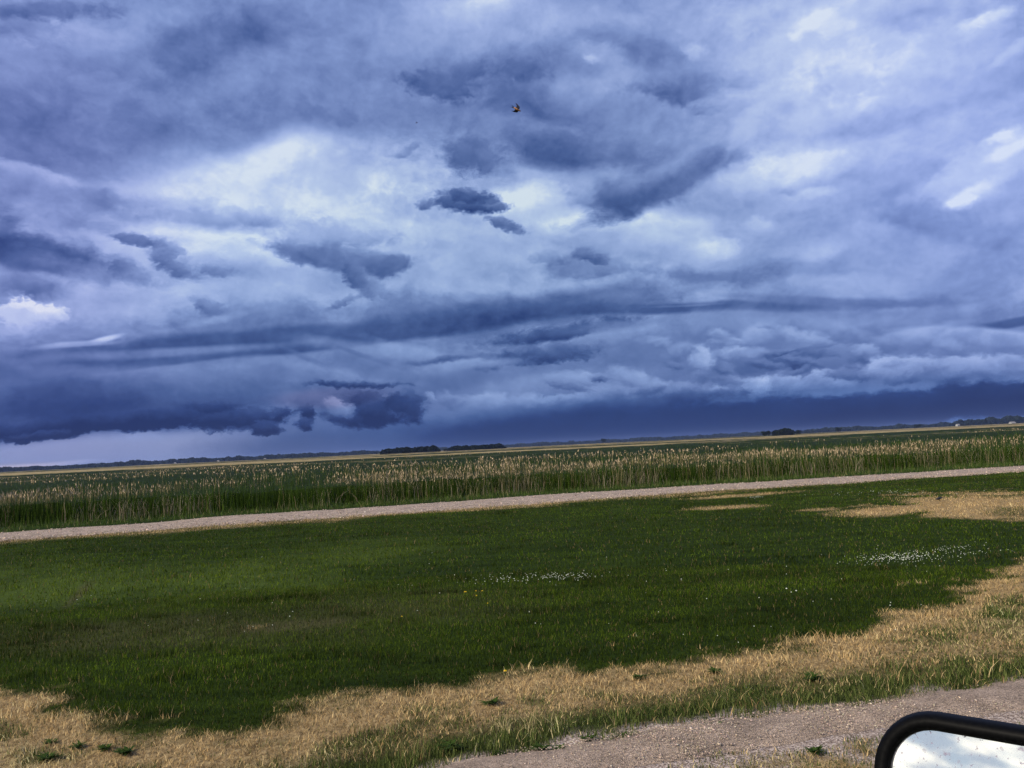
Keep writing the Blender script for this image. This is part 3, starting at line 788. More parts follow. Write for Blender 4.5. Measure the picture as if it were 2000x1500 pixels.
# ---- reeds
reed_mat = attr_mat('reed_leaf', .9, .06, trans=.03)
def reed_y(x): return yline(REED, x) + .25
def reed_set(name, s0, s1, dens, ws, lab):
    per = []
    x0, x1 = -34 - s1 * .75, 66 + s1 * .8; n = int((x1 - x0) * (s1 - s0) * dens)
    x = rng.uniform(x0, x1, n); s = rng.uniform(s0, s1, n); y = reed_y(x) + s + (fbm(x * .6, x * 0, 3, 2) - .5) * .9
    ok = np.abs(x) < y * .85 + 4; x, y, s = x[ok], y[ok], s[ok]; n = len(x)
    tuss = fbm(x * .45, y * .25, 3, 71); tp = fbm(x * .06 + 3, y * .05, 3, 81)
    bx = fbm(x * .05 + 7, s * .02, 3, 83)
    band = sstep(5, 8, s + (bx - .5) * 10) * sstep(16, 11, s + (bx - .5) * 10)      # the plumed belt behind the first rows
    tanp = np.clip(band * sstep(.30, .46, tp) + .10 * sstep(.5, .62, tp) * (s < 30) + sstep(.60, .68, fbm(x * .02, s * .05, 3, 85)) * (s > 30) * .8, 0, 1)
    H = (1.02 + .18 * sstep(0, 10, s)) * (.72 + .52 * tuss)
    u = rng.random((n, 1))
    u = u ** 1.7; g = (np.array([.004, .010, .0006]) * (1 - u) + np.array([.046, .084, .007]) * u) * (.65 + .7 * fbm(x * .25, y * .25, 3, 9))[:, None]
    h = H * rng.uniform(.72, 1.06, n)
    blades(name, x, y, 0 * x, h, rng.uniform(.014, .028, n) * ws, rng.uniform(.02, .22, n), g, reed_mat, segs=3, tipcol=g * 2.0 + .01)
    o = bpy.context.scene.objects[name] if name in bpy.context.scene.objects else None
    return (x, y, s, tanp, H, n), o
def join(name, objs, lab, cat):
    """one mesh out of several ribbon sets"""
    cs, ls, ts, cl = [], [], [], []; off = 0
    for o in objs:
        me = o.data; nv = len(me.vertices); a = np.empty(nv * 3, np.float32); me.vertices.foreach_get('co', a); cs.append(a.reshape(-1, 3))
        l = np.empty(len(me.loops), np.int32); me.loops.foreach_get('vertex_index', l); ls.append(l + off)
        t = np.empty(len(me.polygons), np.int32); me.polygons.foreach_get('loop_total', t); ts.append(t)
        c = np.empty(nv * 4, np.float32); me.color_attributes['tone'].data.foreach_get('color', c); cl.append(c.reshape(-1, 4)[:, :3]); off += nv
        bpy.data.objects.remove(o); bpy.data.meshes.remove(me)
    ts = np.concatenate(ts); st = np.concatenate([[0], np.cumsum(ts)[:-1]])
    return tag(link(name, np_mesh(name, np.concatenate(cs), np.concatenate(ls), st, ts, np.concatenate(cl)), reed_mat), lab, cat, kind='stuff')
def reed_band(name, s0, s1, dens, ws, lab, base_dead=0.0):
    (x, y, s, tanp, H, n), o = reed_set('r0', s0, s1, dens, ws, lab); parts = [bpy.data.objects['r0']]
    # last year's tan stalks with plumes, standing above the green
    k = rng.random(n) < np.where(s > 24, .002, .010) + .60 * tanp; xx, yy, hh, ss = x[k] + rng.normal(0, .1, k.sum()), y[k] + rng.normal(0, .1, k.sum()), H[k], s[k]; m = k.sum()
    h = hh * rng.uniform(.86, 1.10, m) + .05 * tanp[k]; u = rng.random((m, 1)); lean = rng.uniform(.02, .20, m); az = rng.uniform(0, 2 * np.pi, m)
    c = (np.array([.22, .16, .075]) * (1 - u) + np.array([.42, .33, .18]) * u) * rng.uniform(.4, 1.0, (m, 1))
    parts.append(blades('r1', xx, yy, 0 * xx, h, rng.uniform(.007, .013, m) * ws, lean, c, reed_mat, az=az, tipw=.6, segs=2)) 
    p = rng.random(m) < .75; L = lean[p] * h[p] * .72; pc = np.array([.54, .405, .27]) * rng.uniform(.6, 1.25, (p.sum(), 1))
    parts.append(blades('r2', xx[p] + np.cos(az[p]) * L, yy[p] + np.sin(az[p]) * L, h[p] * .88, h[p] * rng.uniform(.08, .17, p.sum()), rng.uniform(.018, .036, p.sum()) * ws, rng.uniform(.1, .9, p.sum()), pc, reed_mat, az=az[p], segs=3))
    if base_dead:
        m = int(n * base_dead * .7); i = rng.integers(0, n, m); i = i[(fbm(x[i] * .35, y[i] * .2, 3, 15) > rng.uniform(.38, .62, m))]; m = len(i)
        u = rng.random((m, 1)); c = (np.array([.17, .12, .085]) * (1 - u) + np.array([.42, .35, .25]) * u)
        parts.append(blades('r3', x[i] + rng.normal(0, .15, m), y[i] - rng.uniform(0, .35, m), 0 * x[i], rng.uniform(.2, .85, m), rng.uniform(.008, .017, m), np.abs(rng.normal(.15, .3, m)), c, reed_mat, tipw=.5))
        m2 = m // 2; j = rng.integers(0, n, m2); u = rng.random((m2, 1)); c = np.array([.05, .085, .015]) * (1 - u) + np.array([.14, .18, .04]) * u
        parts.append(blades('r4', x[j], y[j] - .4, 0 * x[j], rng.uniform(.15, .6, m2), rng.uniform(.014, .03, m2), rng.uniform(.1, .6, m2), c, reed_mat))
    return join(name, parts, lab, 'reeds')
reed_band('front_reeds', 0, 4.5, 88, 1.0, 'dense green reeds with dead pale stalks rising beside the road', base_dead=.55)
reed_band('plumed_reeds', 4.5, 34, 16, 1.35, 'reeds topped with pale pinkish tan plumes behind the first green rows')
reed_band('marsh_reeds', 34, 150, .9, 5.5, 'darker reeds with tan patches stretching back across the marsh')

# canopy of the marsh farther out: a bumpy sheet just under the reed tips
def canopy():
    t = np.linspace(0, 1, 420) ** 3.2; ys_ = 3.5 + t * 1900; xx = np.linspace(-1, 1, 500)
    S, U = np.meshgrid(ys_, xx, indexing='ij'); Dist = 36 + S; Xc = U * (Dist * .85 + 12) + 4; Yc = reed_y(np.clip(Xc, -60, 110)) + S
    z = .72 + .30 * (fbm(Xc * .5, Yc * .35, 4, 33) - .5) + .18 * sstep(10, 60, S); z = z + (fbm(Xc * .012, Yc * .02, 4, 35) - .5) * .5 * sstep(60, 200, S) + .15 * sstep(60, 300, S)
    z[0] = 0.02
    d = Yc; far_tan = sstep(.52, .60, fbm(Xc * .006 + 5, Yc * .016, 5, 91)) * sstep(90, 200, S)
    strip_t = sstep(300, 360, d) * sstep(560, 460, d) * sstep(.50, .60, fbm(Xc * .004, Yc * .004, 3, 97)) * .9
    midtan = sstep(.6, .7, fbm(Xc * .05, Yc * .09, 4, 99)) * .4 * sstep(60, 110, S)
    return grid_mesh('marsh_canopy', Xc, Yc, z, attrs={'tanned': np.clip(np.maximum.reduce([far_tan, strip_t, midtan]), 0, 1).ravel()})
def canopy_mat():
    m, nt, b = mat_new('marsh_canopy', .9, .05); L = nt.links.new; g = mnode(nt, 'ShaderNodeNewGeometry')
    mp = mnode(nt, 'ShaderNodeMapping'); L(g.outputs['Position'], mp.inputs[0]); mp.inputs['Scale'].default_value = (1, .5, 1)
    n = mnode(nt, 'ShaderNodeTexNoise'); L(mp.outputs[0], n.inputs[0]); n.inputs['Scale'].default_value = 1.3; n.inputs['Detail'].default_value = 8; n.inputs['Roughness'].default_value = .75
    def ramp(stops):
        r = mnode(nt, 'ShaderNodeValToRGB'); L(n.outputs[0], r.inputs[0])
        for e, (p, c) in zip(r.color_ramp.elements, stops): e.position = p; e.color = (*c, 1)
        return r.outputs[0]
    x = mnode(nt, 'ShaderNodeMix', data_type='RGBA'); L(mnode(nt, 'ShaderNodeAttribute', attribute_name='tanned').outputs['Fac'], x.inputs[0])
    L(ramp([(.35, (.004, .009, .001)), (.7, (.017, .031, .004))]), x.inputs[6]); L(ramp([(.3, (.12, .09, .04)), (.7, (.36, .28, .14))]), x.inputs[7])
    L(x.outputs[2], b.inputs['Base Color']); return m
tag(link('marsh_canopy', canopy(), canopy_mat(), smooth=True), 'wide marsh of dark reeds and tan sedge running to the far trees', 'marsh', kind='stuff')

# ================================================================== far woods, trees, farm buildings
def place(px, dist, z=0.0):
    """ground point seen at photo column px, dist metres away"""
    d = pdir(px, 880); a = math.atan2(d.x, d.y); return Vector((math.sin(a) * dist, math.cos(a) * dist, z))
leaf_mat = noise_mat('tree_leaves', (.004, .008, .007), (.013, .021, .014), .35, .85)
bark_mat = noise_mat('tree_bark', (.035, .028, .02), (.08, .065, .05), 3)
def leaf_cloud(centres, radii, n, size):
    """leaf-clump faces spread through rounded masses"""
    centres = np.array(centres, float); radii = np.array(radii, float); w = radii[:, 0] * radii[:, 1]; i = rng.choice(len(centres), n, p=w / w.sum())
    d = rng.normal(size=(n, 3)); d /= np.linalg.norm(d, axis=1)[:, None]; r = rng.uniform(.45, 1.05, (n, 1)) ** .5
    c = centres[i] + d * r * radii[i]; c[:, 2] = np.maximum(c[:, 2], .2)
    t1 = rng.normal(size=(n, 3)); t1 /= np.linalg.norm(t1, axis=1)[:, None]; t2 = np.cross(t1, rng.normal(size=(n, 3))); t2 /= np.linalg.norm(t2, axis=1)[:, None]
    s = size * rng.uniform(.5, 1.3, (n, 1)); co = np.stack([c - t1 * s - t2 * s * .6, c + t1 * s - t2 * s * .5, c + t1 * s * .6 + t2 * s, c - t1 * s * .7 + t2 * s * .8], 1)
    return co.reshape(-1, 3)
def quads(name, co, mat, parent=None):
    n = len(co) // 4; return link(name, np_mesh(name, co, np.arange(n * 4), np.arange(n) * 4, np.full(n, 4)), mat, parent)
def wood(name, px0, px1, dist, h, depth, k, nleaf, size, lab, jag=.35, mat=leaf_mat):
    cs, rs = [], []
    for i in range(k):
        t = (i + rng.random()) / k; p = place(px0 + (px1 - px0) * t, dist + rng.uniform(0, depth)); hh = h * (1 - jag + jag * 2 * fbm(np.array([t * k * .23]), np.array([px0 * .1]), 3, 5)[0]) * rng.uniform(.85, 1.1)
        e = min(1, min(t, 1 - t) * 9 + .45); hh *= e
        cs.append((p.x, p.y, hh * .5)); w = max(hh * .45, (px1 - px0) / F * dist / k * 1.1); rs.append((w, w, hh * .5))
    return tag(quads(name, leaf_cloud(cs, rs, nleaf, size), mat), lab, 'wood', kind='stuff')
wood('far_wood', -260, 760, 2300, 10.5, 300, 170, 42000, 3.2, 'low dark line of trees along the horizon at the left')
wood('far_wood', 740, 1560, 3000, 11, 300, 170, 38000, 3.6, 'thin dark line of trees along the horizon in the middle', jag=.5)
wood('far_wood', 1540, 2300, 2500, 11, 300, 150, 36000, 3.2, 'low wooded line along the horizon at the right', jag=.55)
wood('far_wood', 1868, 2040, 2100, 14, 150, 40, 12000, 2.6, 'thicker rounded wood on the horizon by the small white house')
wood('grove', 744, 856, 820, 6.2, 40, 26, 15000, 1.1, 'nearer dark grove on the marsh, the left one of two side by side', jag=.2)
wood('grove', 876, 984, 900, 5.8, 40, 26, 13000, 1.1, 'nearer dark grove on the marsh, the right one of two side by side', jag=.25)
wood('grove', 1515, 1550, 800, 6.0, 20, 10, 6000, 1.0, 'small dense grove standing alone on the marsh towards the right', jag=.25)
def tree(px, dist, h, w, lab, group):
    p = place(px, dist); e = bpy.data.objects.new('tree', None); scene.collection.objects.link(e); e.location = p; tag(e, lab, 'tree', group)
    bm = bmesh.new()
    def limb(a, b, r0, r1):
        a, b = Vector(a), Vector(b); d = (b - a); M = Matrix.Translation((a + b) / 2) @ d.to_track_quat('Z', 'Y').to_matrix().to_4x4()
        bmesh.ops.create_cone(bm, cap_ends=True, segments=8, radius1=r0, radius2=r1, depth=d.length, matrix=M)
    limb((0, 0, -.2), (.05, 0, h * .45), h * .035, h * .022); limb((.05, 0, h * .44), (.1, .1, h * .85), h * .022, h * .006)
    for k in range(5):
        a = k * 1.3; z = h * (.3 + .09 * k); limb((.04, 0, z), (math.cos(a) * w * .33, math.sin(a) * w * .33, z + h * .16), h * .012, h * .004)
    me = bpy.data.meshes.new('trunk'); bm.to_mesh(me); bm.free(); link('trunk', me, bark_mat, e)
    cs = [(rng.uniform(-.3, .3) * w, rng.uniform(-.3, .3) * w, h * rng.uniform(.42, .85)) for _ in range(9)]; rs = [(w * .26, w * .26, h * .17)] * 9
    quads('crown', leaf_cloud(cs, rs, 700, h * .055), leaf_mat, e)
    return e
tree(1496, 790, 5.2, 5.0, 'small bushy tree just left of the lone marsh grove', 'single trees out on the marsh')
tree(1504, 800, 5.8, 4.5, 'small tree between the lone grove and its leftmost neighbour tree', 'single trees out on the marsh')
tree(1562, 860, 5.5, 7.0, 'low spreading tree just right of the lone marsh grove', 'single trees out on the marsh')
tree(1642, 1300, 8, 12, 'rounded tree out on the marsh, between the lone grove and the right edge', 'single trees out on the marsh')
tree(1180, 1500, 10, 9, 'upright tree standing out before the thin middle tree line', 'single trees out on the marsh')
tree(1797, 1500, 8, 14, 'broad low tree in front of the right hand woods', 'single trees out on the marsh')
tree(870, 860, 4.0, 5.0, 'low bush in the gap between the two dark groves', 'single trees out on the marsh')
wall_white = noise_mat('white_siding', (.30, .30, .29), (.42, .42, .40), .8); roof_grey = noise_mat('roof_sheet', (.16, .15, .15), (.3, .28, .27), .8)
dark_pane = noise_mat('dark_pane', (.01, .012, .015), (.02, .024, .03), 2, .2)
def farmhouse(px, dist, w, d, h, lab):
    e = bpy.data.objects.new('farm_building', None); scene.collection.objects.link(e); e.location = place(px, dist); e.rotation_euler.z = rng.uniform(-.4, .4); tag(e, lab, 'farm building', 'white farm buildings by the far woods')
    bm = bmesh.new(); v = [bm.verts.new(p) for p in ((-w/2,-d/2,0),(w/2,-d/2,0),(w/2,d/2,0),(-w/2,d/2,0),(-w/2,-d/2,h),(w/2,-d/2,h),(w/2,d/2,h),(-w/2,d/2,h),(-w/2,0,h+d*.38),(w/2,0,h+d*.38))]
    for f in ((0,1,5,4),(1,2,6,9,5),(2,3,7,6),(3,0,4,8,7)): bm.faces.new([v[i] for i in f])
    me = bpy.data.meshes.new('wall'); bm.to_mesh(me); bm.free(); link('wall', me, wall_white, e)
    bm = bmesh.new(); o = .4
    for s in (-1, 1):
        a = [(-w/2-o, s*(d/2+o), h-.25), (w/2+o, s*(d/2+o), h-.25), (w/2+o, 0, h+d*.38+.08), (-w/2-o, 0, h+d*.38+.08)]
        q = [bm.verts.new(p) for p in a] + [bm.verts.new((p[0], p[1], p[2]+.2)) for p in a]
        for f in ((0,1,2,3),(4,5,6,7),(0,1,5,4),(1,2,6,5),(2,3,7,6),(3,0,4,7)): bm.faces.new([q[i] for i in f])
    bmesh.ops.recalc_face_normals(bm, faces=bm.faces); me = bpy.data.meshes.new('roof'); bm.to_mesh(me); bm.free(); link('roof', me, roof_grey, e)
    for nm, cx, cw, z0, z1 in (('door', 0, 1.4, 0, 2.2), ('window', -w*.3, 1.3, 1.1, 2.3), ('window', w*.3, 1.3, 1.1, 2.3)):
        bm = bmesh.new(); bmesh.ops.create_cube(bm, size=1, matrix=Matrix.Translation((cx, -d/2-.03, (z0+z1)/2)) @ Matrix.Diagonal((cw, .12, z1-z0, 1))); me = bpy.data.meshes.new(nm); bm.to_mesh(me); bm.free(); link(nm, me, dark_pane, e)
farmhouse(1875, 2060, 7, 6, 3.4, 'small white farmhouse at the left end of the thicker right hand wood')
farmhouse(1982, 2050, 12, 7, 2.2, 'long pale shed in front of the thicker wood at the far right')
farmhouse(342, 2240, 4, 4, 2.2, 'white farm building before the left tree line, leftmost of three')
farmhouse(426, 2240, 4.5, 4, 2.2, 'white farm building before the left tree line, middle one of three')
farmhouse(517, 2240, 5, 4, 2.4, 'white farm building before the left tree line, rightmost of three')

# ================================================================== small plants
white_mat = noise_mat('clover_white', (.62, .64, .55), (.80, .82, .74), 40); yellow_mat = noise_mat('petal_yellow', (.75, .48, .02), (.85, .62, .04), 60)
stem_mat = noise_mat('stem_green', (.04, .07, .015), (.09, .13, .03), 20)
def flowers(name, px, py, size, lab):
    P = np.array([G(a, b)[:] for a, b in zip(px, py)]); n = len(P); P[:, 2] = hgt(P[:, 0], P[:, 1]) + rng.uniform(.04, .065, n)
    s = (size * rng.uniform(.6, 1.3, n)); v = IV[None] * s[:, None, None] * np.array([1, 1, .8]) * rng.uniform(.8, 1.2, (n, len(IV), 1)) + P[:, None]
    f = (IF[None] + (np.arange(n) * len(IV))[:, None, None]).reshape(-1); m = len(f) // 3
    return tag(link(name, np_mesh(name, v.reshape(-1, 3), f, np.arange(m) * 3, np.full(m, 3)), white_mat), lab, 'clover', kind='stuff')
def cl(n, cx, cy, sx, sy, slope=-.045):
    x = rng.normal(0, 1, n); x = np.sign(x) * np.abs(x) ** 1.1; return cx + x * sx, cy + rng.normal(0, 1, n) * sy + x * sx * slope
a = [cl(200, 1768, 1092, 36, 6, .0), cl(60, 1705, 1096, 24, 6), cl(45, 1850, 1076, 28, 4), cl(30, 1890, 1085, 45, 3)]
flowers('clover_flowers', np.concatenate([k[0] for k in a]), np.concatenate([k[1] for k in a]), .0062, 'dense patch of white clover flowers on the right of the lawn')
a = [cl(110, 1085, 1131, 45, 4), cl(60, 980, 1137, 55, 5)]
flowers('clover_flowers', np.concatenate([k[0] for k in a]), np.concatenate([k[1] for k in a]), .0065, 'long thin patch of white clover flowers in the middle of the lawn')
a = [cl(60, 1740, 965, 60, 3, -.03), cl(25, 1475, 973, 10, 1.2)]
flowers('clover_flowers', np.concatenate([k[0] for k in a]), np.concatenate([k[1] for k in a]), .009, 'sparse white clover beside the far dry patch')
a = rng.uniform(0, 1900, 70); flowers('clover_flowers', a, rng.uniform(1080, 1260, 70), .006, 'single tiny white flowers dotted over the whole lawn')
flowers('clover_flowers', np.array([1537, 1546, 1556]), np.array([1161, 1166, 1166]), .009, 'three white clover heads alone low on the right of the lawn')
def daisy(px, py, s, lab):
    p = G(px, py); z = float(hgt(np.array([p.x]), np.array([p.y]))[0]); e = bpy.data.objects.new('yellow_flower', None); scene.collection.objects.link(e); e.location = (p.x, p.y, z); tag(e, lab, 'flower', 'yellow flowers in the lawn')
    bm = bmesh.new(); bmesh.ops.create_cone(bm, cap_ends=True, segments=6, radius1=.003, radius2=.002, depth=.05, matrix=Matrix.Translation((0, 0, .025))); me = bpy.data.meshes.new('stem'); bm.to_mesh(me); bm.free(); link('stem', me, stem_mat, e)
    bm = bmesh.new()
    for ring, (r, z0, k) in enumerate(((s, .052, 14), (s * .65, .058, 10), (s * .3, .062, 6))):
        for i in range(k):
            t = 2 * math.pi * (i + ring * .4) / k; c_, s_ = math.cos(t), math.sin(t); w = r * .22
            q = [bm.verts.new((0, 0, z0 - .004)), bm.verts.new((c_ * r * .7 + s_ * w, s_ * r * .7 - c_ * w, z0)), bm.verts.new((c_ * r, s_ * r, z0 + .004)), bm.verts.new((c_ * r * .7 - s_ * w, s_ * r * .7 + c_ * w, z0))]
            bm.faces.new(q)
    me = bpy.data.meshes.new('blossom'); bm.to_mesh(me); bm.free(); link('blossom', me, yellow_mat, e)
for px_, py_, s_, l_ in ((909, 1163, .026, 'largest yellow flower of the cluster below the middle clover patch'), (930, 1161, .014, 'small yellow flower just right of the largest one in the lawn'),
                         (942, 1161, .018, 'yellow flower at the right end of the cluster below the middle clover'), (931, 1171, .014, 'yellow flower at the foot of the cluster below the middle clover'),
                         (953, 1187, .012, 'tiny yellow flower alone below right of the lawn cluster'), (785, 1215, .015, 'yellow flower alone in the dark grass left of the lawn cluster'),
                         (987, 1314, .020, 'yellow flower at the edge where green lawn meets dry grass')):
    daisy(px_, py_, s_, l_)
weed_mat = noise_mat('weed_leaf', (.012, .026, .004), (.042, .070, .012), 30, .8, spec=.05)
def weed_mesh(seed):
    r = random.Random(seed); bm = bmesh.new()
    for i in range(60):
        a = r.uniform(0, 2 * math.pi); L = r.uniform(.05, .15); w = L * r.uniform(.07, .16); el = r.uniform(.15, 1.1); ca, sa = math.cos(a), math.sin(a); pts = []; ox, oy = r.uniform(-.05, .05), r.uniform(-.04, .04)
        for t, ww in ((0, .15), (.35, 1), (.7, .8), (1, .05)):
            d = L * t * math.cos(el * (1 - .4 * t)); z = L * t * math.sin(el) * (1 - .45 * t) + .004
            pts.append((bm.verts.new((ox + ca * d - sa * w * ww, oy + sa * d + ca * w * ww, z)), bm.verts.new((ox + ca * d + sa * w * ww, oy + sa * d - ca * w * ww, z + .003))))
        for k in range(3): bm.faces.new((pts[k][0], pts[k][1], pts[k + 1][1], pts[k + 1][0]))
    me = bpy.data.meshes.new('weed'); bm.to_mesh(me); bm.free(); me.materials.append(weed_mat); return me
WM = [weed_mesh(k) for k in range(4)]
for i, (px_, py_, s_, l_) in enumerate((
    (100, 1456, 1.0, 'dark green weed in the dry grass at the lower left, topmost of four'), (152, 1463, 1.1, 'dark green weed in the dry grass just right of the topmost lower left one'),
    (205, 1467, 1.1, 'flat dark green weed, second from the right of the lower left four'), (245, 1474, 1.4, 'widest dark green weed, rightmost in the dry grass at the lower left'),
    (95, 1486, 1.4, 'dark green weed lowest at the left corner in pale dry grass'), (880, 1466, 1.5, 'dark leafy clump at the left tip of the gravel track'),
    (1092, 1471, 1.0, 'small green weed on the gravel edge below the dry verge'), (1055, 1468, 1.3, 'low green weed at the gravel edge next to the smallest one'),
    (1150, 1449, 1.0, 'green weed where the verge meets the gravel, centre of the frame bottom'), (974, 1478, .8, 'smallest isolated green weed on the gravel near its left tip'),
    (1222, 1446, .9, 'isolated green weed lying out on the gravel track'), (1395, 1425, 1.1, 'dark green weed beside the fine gravel right of centre'),
    (1411, 1421, .8, 'small dark weed touching the one beside the fine gravel right of centre'), (1250, 1324, 1.2, 'dark green tuft in the tan grass band right of centre'),
    (1397, 1312, 1.2, 'dark tuft in the tan grass band, right of the other tan band tuft'), (960, 1374, 1.4, 'leafy green tuft in the middle of the dry verge'),
    (1590, 1325, 1.6, 'bluish green leafy clump in the mixed verge at the right'), (1595, 1478, 1.1, 'green weed below the track next to the mirror'))):
    p = G(px_, py_); o = bpy.data.objects.new('weed', WM[i % 4]); scene.collection.objects.link(o); o.location = (p.x, p.y, float(hgt(np.array([p.x]), np.array([p.y]))[0]) + .01)
    o.rotation_euler.z = i * 1.7; o.scale = (s_ * .5, s_ * .5, s_ * .42); tag(o, l_, 'weed', 'dark green weeds along the near verge')

# ================================================================== birds
def loft(bm, rings, seg=14):
    """closed body through elliptical rings (centre, half width, half height)"""
    vr = []
    for c, w, h in rings:
        vr.append([bm.verts.new((c[0], c[1] + w * math.cos(2 * math.pi * k / seg), c[2] + h * math.sin(2 * math.pi * k / seg))) for k in range(seg)])
    for a, b in zip(vr, vr[1:]):
        for k in range(seg): bm.faces.new((a[k], a[(k + 1) % seg], b[(k + 1) % seg], b[k]))
    bm.faces.new(vr[0][::-1]); bm.faces.new(vr[-1]); return vr
def slab(bm, top, t=.0018):
    """thin closed wing or tail from a list of outline points"""
    a = [bm.verts.new((p[0], p[1], p[2] + t)) for p in top]; b = [bm.verts.new((p[0], p[1], p[2] - t)) for p in top]
    bm.faces.new(a); bm.faces.new(b[::-1])
    for k in range(len(top)): bm.faces.new((a[k], b[k], b[(k + 1) % len(top)], a[(k + 1) % len(top)]))
def swallow_mesh():
    bm = bmesh.new()                         # beak towards +X
    loft(bm, [((-.075, 0, 0), .004, .003), ((-.055, 0, 0), .010, .008), ((-.025, 0, -.001), .017, .014), ((.01, 0, -.002), .021, .018), ((.035, 0, 0), .018, .016), ((.05, 0, .004), .014, .0135), ((.066, 0, .006), .013, .012), ((.078, 0, .004), .007, .007), ((.084, 0, .003), .0035, .0025), ((.090, 0, .002), .0006, .0006)])
    for s in (-1, 1):
        slab(bm, [(.040, s * .012, .006), (.046, s * .036, .022), (.030, s * .056, .040), (-.02, s * .074, .062), (-.080, s * .080, .078), (-.045, s * .064, .055), (-.025, s * .046, .036), (-.022, s * .028, .018), (-.022, s * .012, .006)][::s])
        slab(bm, [(-.05, s * .001, .001), (-.055, s * .009, .001), (-.085, s * .016, .001), (-.125, s * .026, 0), (-.095, s * .010, .001), (-.085, s * .001, .001)][::s], .0012)
    bmesh.ops.remove_doubles(bm, verts=bm.verts, dist=.0001); bmesh.ops.recalc_face_normals(bm, faces=bm.faces)
    me = bpy.data.meshes.new('swallow'); bm.to_mesh(me); bm.free(); return me
def swallow_mat():
    m, nt, b = mat_new('swallow_plumage', .6, .3); L = nt.links.new
    tcn = mnode(nt, 'ShaderNodeTexCoord'); sp = mnode(nt, 'ShaderNodeSeparateXYZ'); L(tcn.outputs['Object'], sp.inputs[0])
    ab = mnode(nt, 'ShaderNodeMath', operation='ABSOLUTE'); L(sp.outputs[1], ab.inputs[0])
    inb = mnode(nt, 'ShaderNodeMath', operation='LESS_THAN'); L(ab.outputs[0], inb.inputs[0]); inb.inputs[1].default_value = .016
    lo = mnode(nt, 'ShaderNodeMath', operation='LESS_THAN'); L(sp.outputs[2], lo.inputs[0]); lo.inputs[1].default_value = .004
    fr = mnode(nt, 'ShaderNodeMath', operation='GREATER_THAN'); L(sp.outputs[0], fr.inputs[0]); fr.inputs[1].default_value = -.06
    a = mnode(nt, 'ShaderNodeMath', operation='MULTIPLY'); L(inb.outputs[0], a.inputs[0]); L(lo.outputs[0], a.inputs[1])
    c = mnode(nt, 'ShaderNodeMath', operation='MULTIPLY'); L(a.outputs[0], c.inputs[0]); L(fr.outputs[0], c.inputs[1])
    n = mnode(nt, 'ShaderNodeTexNoise'); n.inputs['Scale'].default_value = 60; L(tcn.outputs['Object'], n.inputs[0])
    r1 = mnode(nt, 'ShaderNodeValToRGB'); L(n.outputs[0], r1.inputs[0]); r1.color_ramp.elements[0].color = (.26, .11, .04, 1); r1.color_ramp.elements[1].color = (.42, .22, .10, 1)
    r2 = mnode(nt, 'ShaderNodeValToRGB'); L(n.outputs[0], r2.inputs[0]); r2.color_ramp.elements[0].color = (.008, .008, .016, 1); r2.color_ramp.elements[1].color = (.02, .02, .04, 1)
    x = mnode(nt, 'ShaderNodeMix', data_type='RGBA'); L(c.outputs[0], x.inputs[0]); L(r2.outputs[0], x.inputs[6]); L(r1.outputs[0], x.inputs[7]); L(x.outputs[2], b.inputs['Base Color']); return m
sw = link('swallow', swallow_mesh(), swallow_mat(), smooth=False); tag(sw, 'swallow with orange underside and dark swept wings flying against the clouds', 'bird')
def cam_vec(a, b, c): return (right * a + up * b + fwd * c).normalized()
def orient(o, head, belly):
    """head = direction of flight, belly = direction the underside faces"""
    xh = head.normalized(); zz = -(belly - xh * belly.dot(xh)).normalized(); yy = zz.cross(xh); M = Matrix((xh, yy, zz)).transposed().to_4x4(); M.translation = o.location; o.matrix_world = M
sw.location = Vector((0, 0, CH)) + pdir(1009, 213) * 16.0
orient(sw, cam_vec(.87, -.45, .12), cam_vec(-.10, -.35, -.93))
s2 = sw.copy(); scene.collection.objects.link(s2); tag(s2, 'tiny faint bird far off in the clouds, left of the swallow', 'bird'); s2.location = Vector((0, 0, CH)) + pdir(814, 240) * 75; orient(s2, cam_vec(.9, .3, .1), cam_vec(0, -1, -.1))
def blackbird():
    e = bpy.data.objects.new('blackbird', None); scene.collection.objects.link(e); p = G(1835, 979); e.location = (p.x, p.y, float(hgt(np.array([p.x]), np.array([p.y]))[0])); tag(e, 'small black bird foraging at the edge of the far dry patch', 'bird')
    m = noise_mat('black_plumage', (.006, .006, .008), (.014, .014, .02), 60, .45, spec=.4)
    bm = bmesh.new(); loft(bm, [((-.15, 0, .115), .008, .002), ((-.09, 0, .105), .014, .008), ((-.05, 0, .095), .028, .026), ((0, 0, .082), .036, .034), ((.04, 0, .072), .032, .032), ((.065, 0, .070), .022, .024), ((.085, 0, .072), .021, .022), ((.10, 0, .068), .013, .014), ((.112, 0, .063), .005, .006), ((.135, 0, .055), .001, .001)])
    for s in (-1, 1): slab(bm, [(.045, s * .033, .085), (.01, s * .039, .10), (-.06, s * .030, .105), (-.11, s * .012, .108), (-.05, s * .036, .085), (.0, s * .040, .075)][::s], .003)
    bmesh.ops.recalc_face_normals(bm, faces=bm.faces); me = bpy.data.meshes.new('body'); bm.to_mesh(me); bm.free(); link('body', me, m, e, smooth=False)
    for s in (-1, 1):
        bm = bmesh.new(); bmesh.ops.create_cone(bm, cap_ends=True, segments=6, radius1=.002, radius2=.004, depth=.06, matrix=Matrix.Translation((0, s * .014, .03)))
        for a in (-.5, 0, .5, math.pi): bmesh.ops.create_cone(bm, cap_ends=True, segments=5, radius1=.0018, radius2=.0006, depth=.022, matrix=Matrix.Translation((math.cos(a) * .011, s * .014 + math.sin(a) * .011, .002)) @ Matrix.Rotation(a, 4, 'Z') @ Matrix.Rotation(math.pi / 2, 4, 'Y'))
        me = bpy.data.meshes.new('leg'); bm.to_mesh(me); bm.free(); link('leg', me, m, e)
    e.rotation_euler.z = math.pi + .15; return e
blackbird()

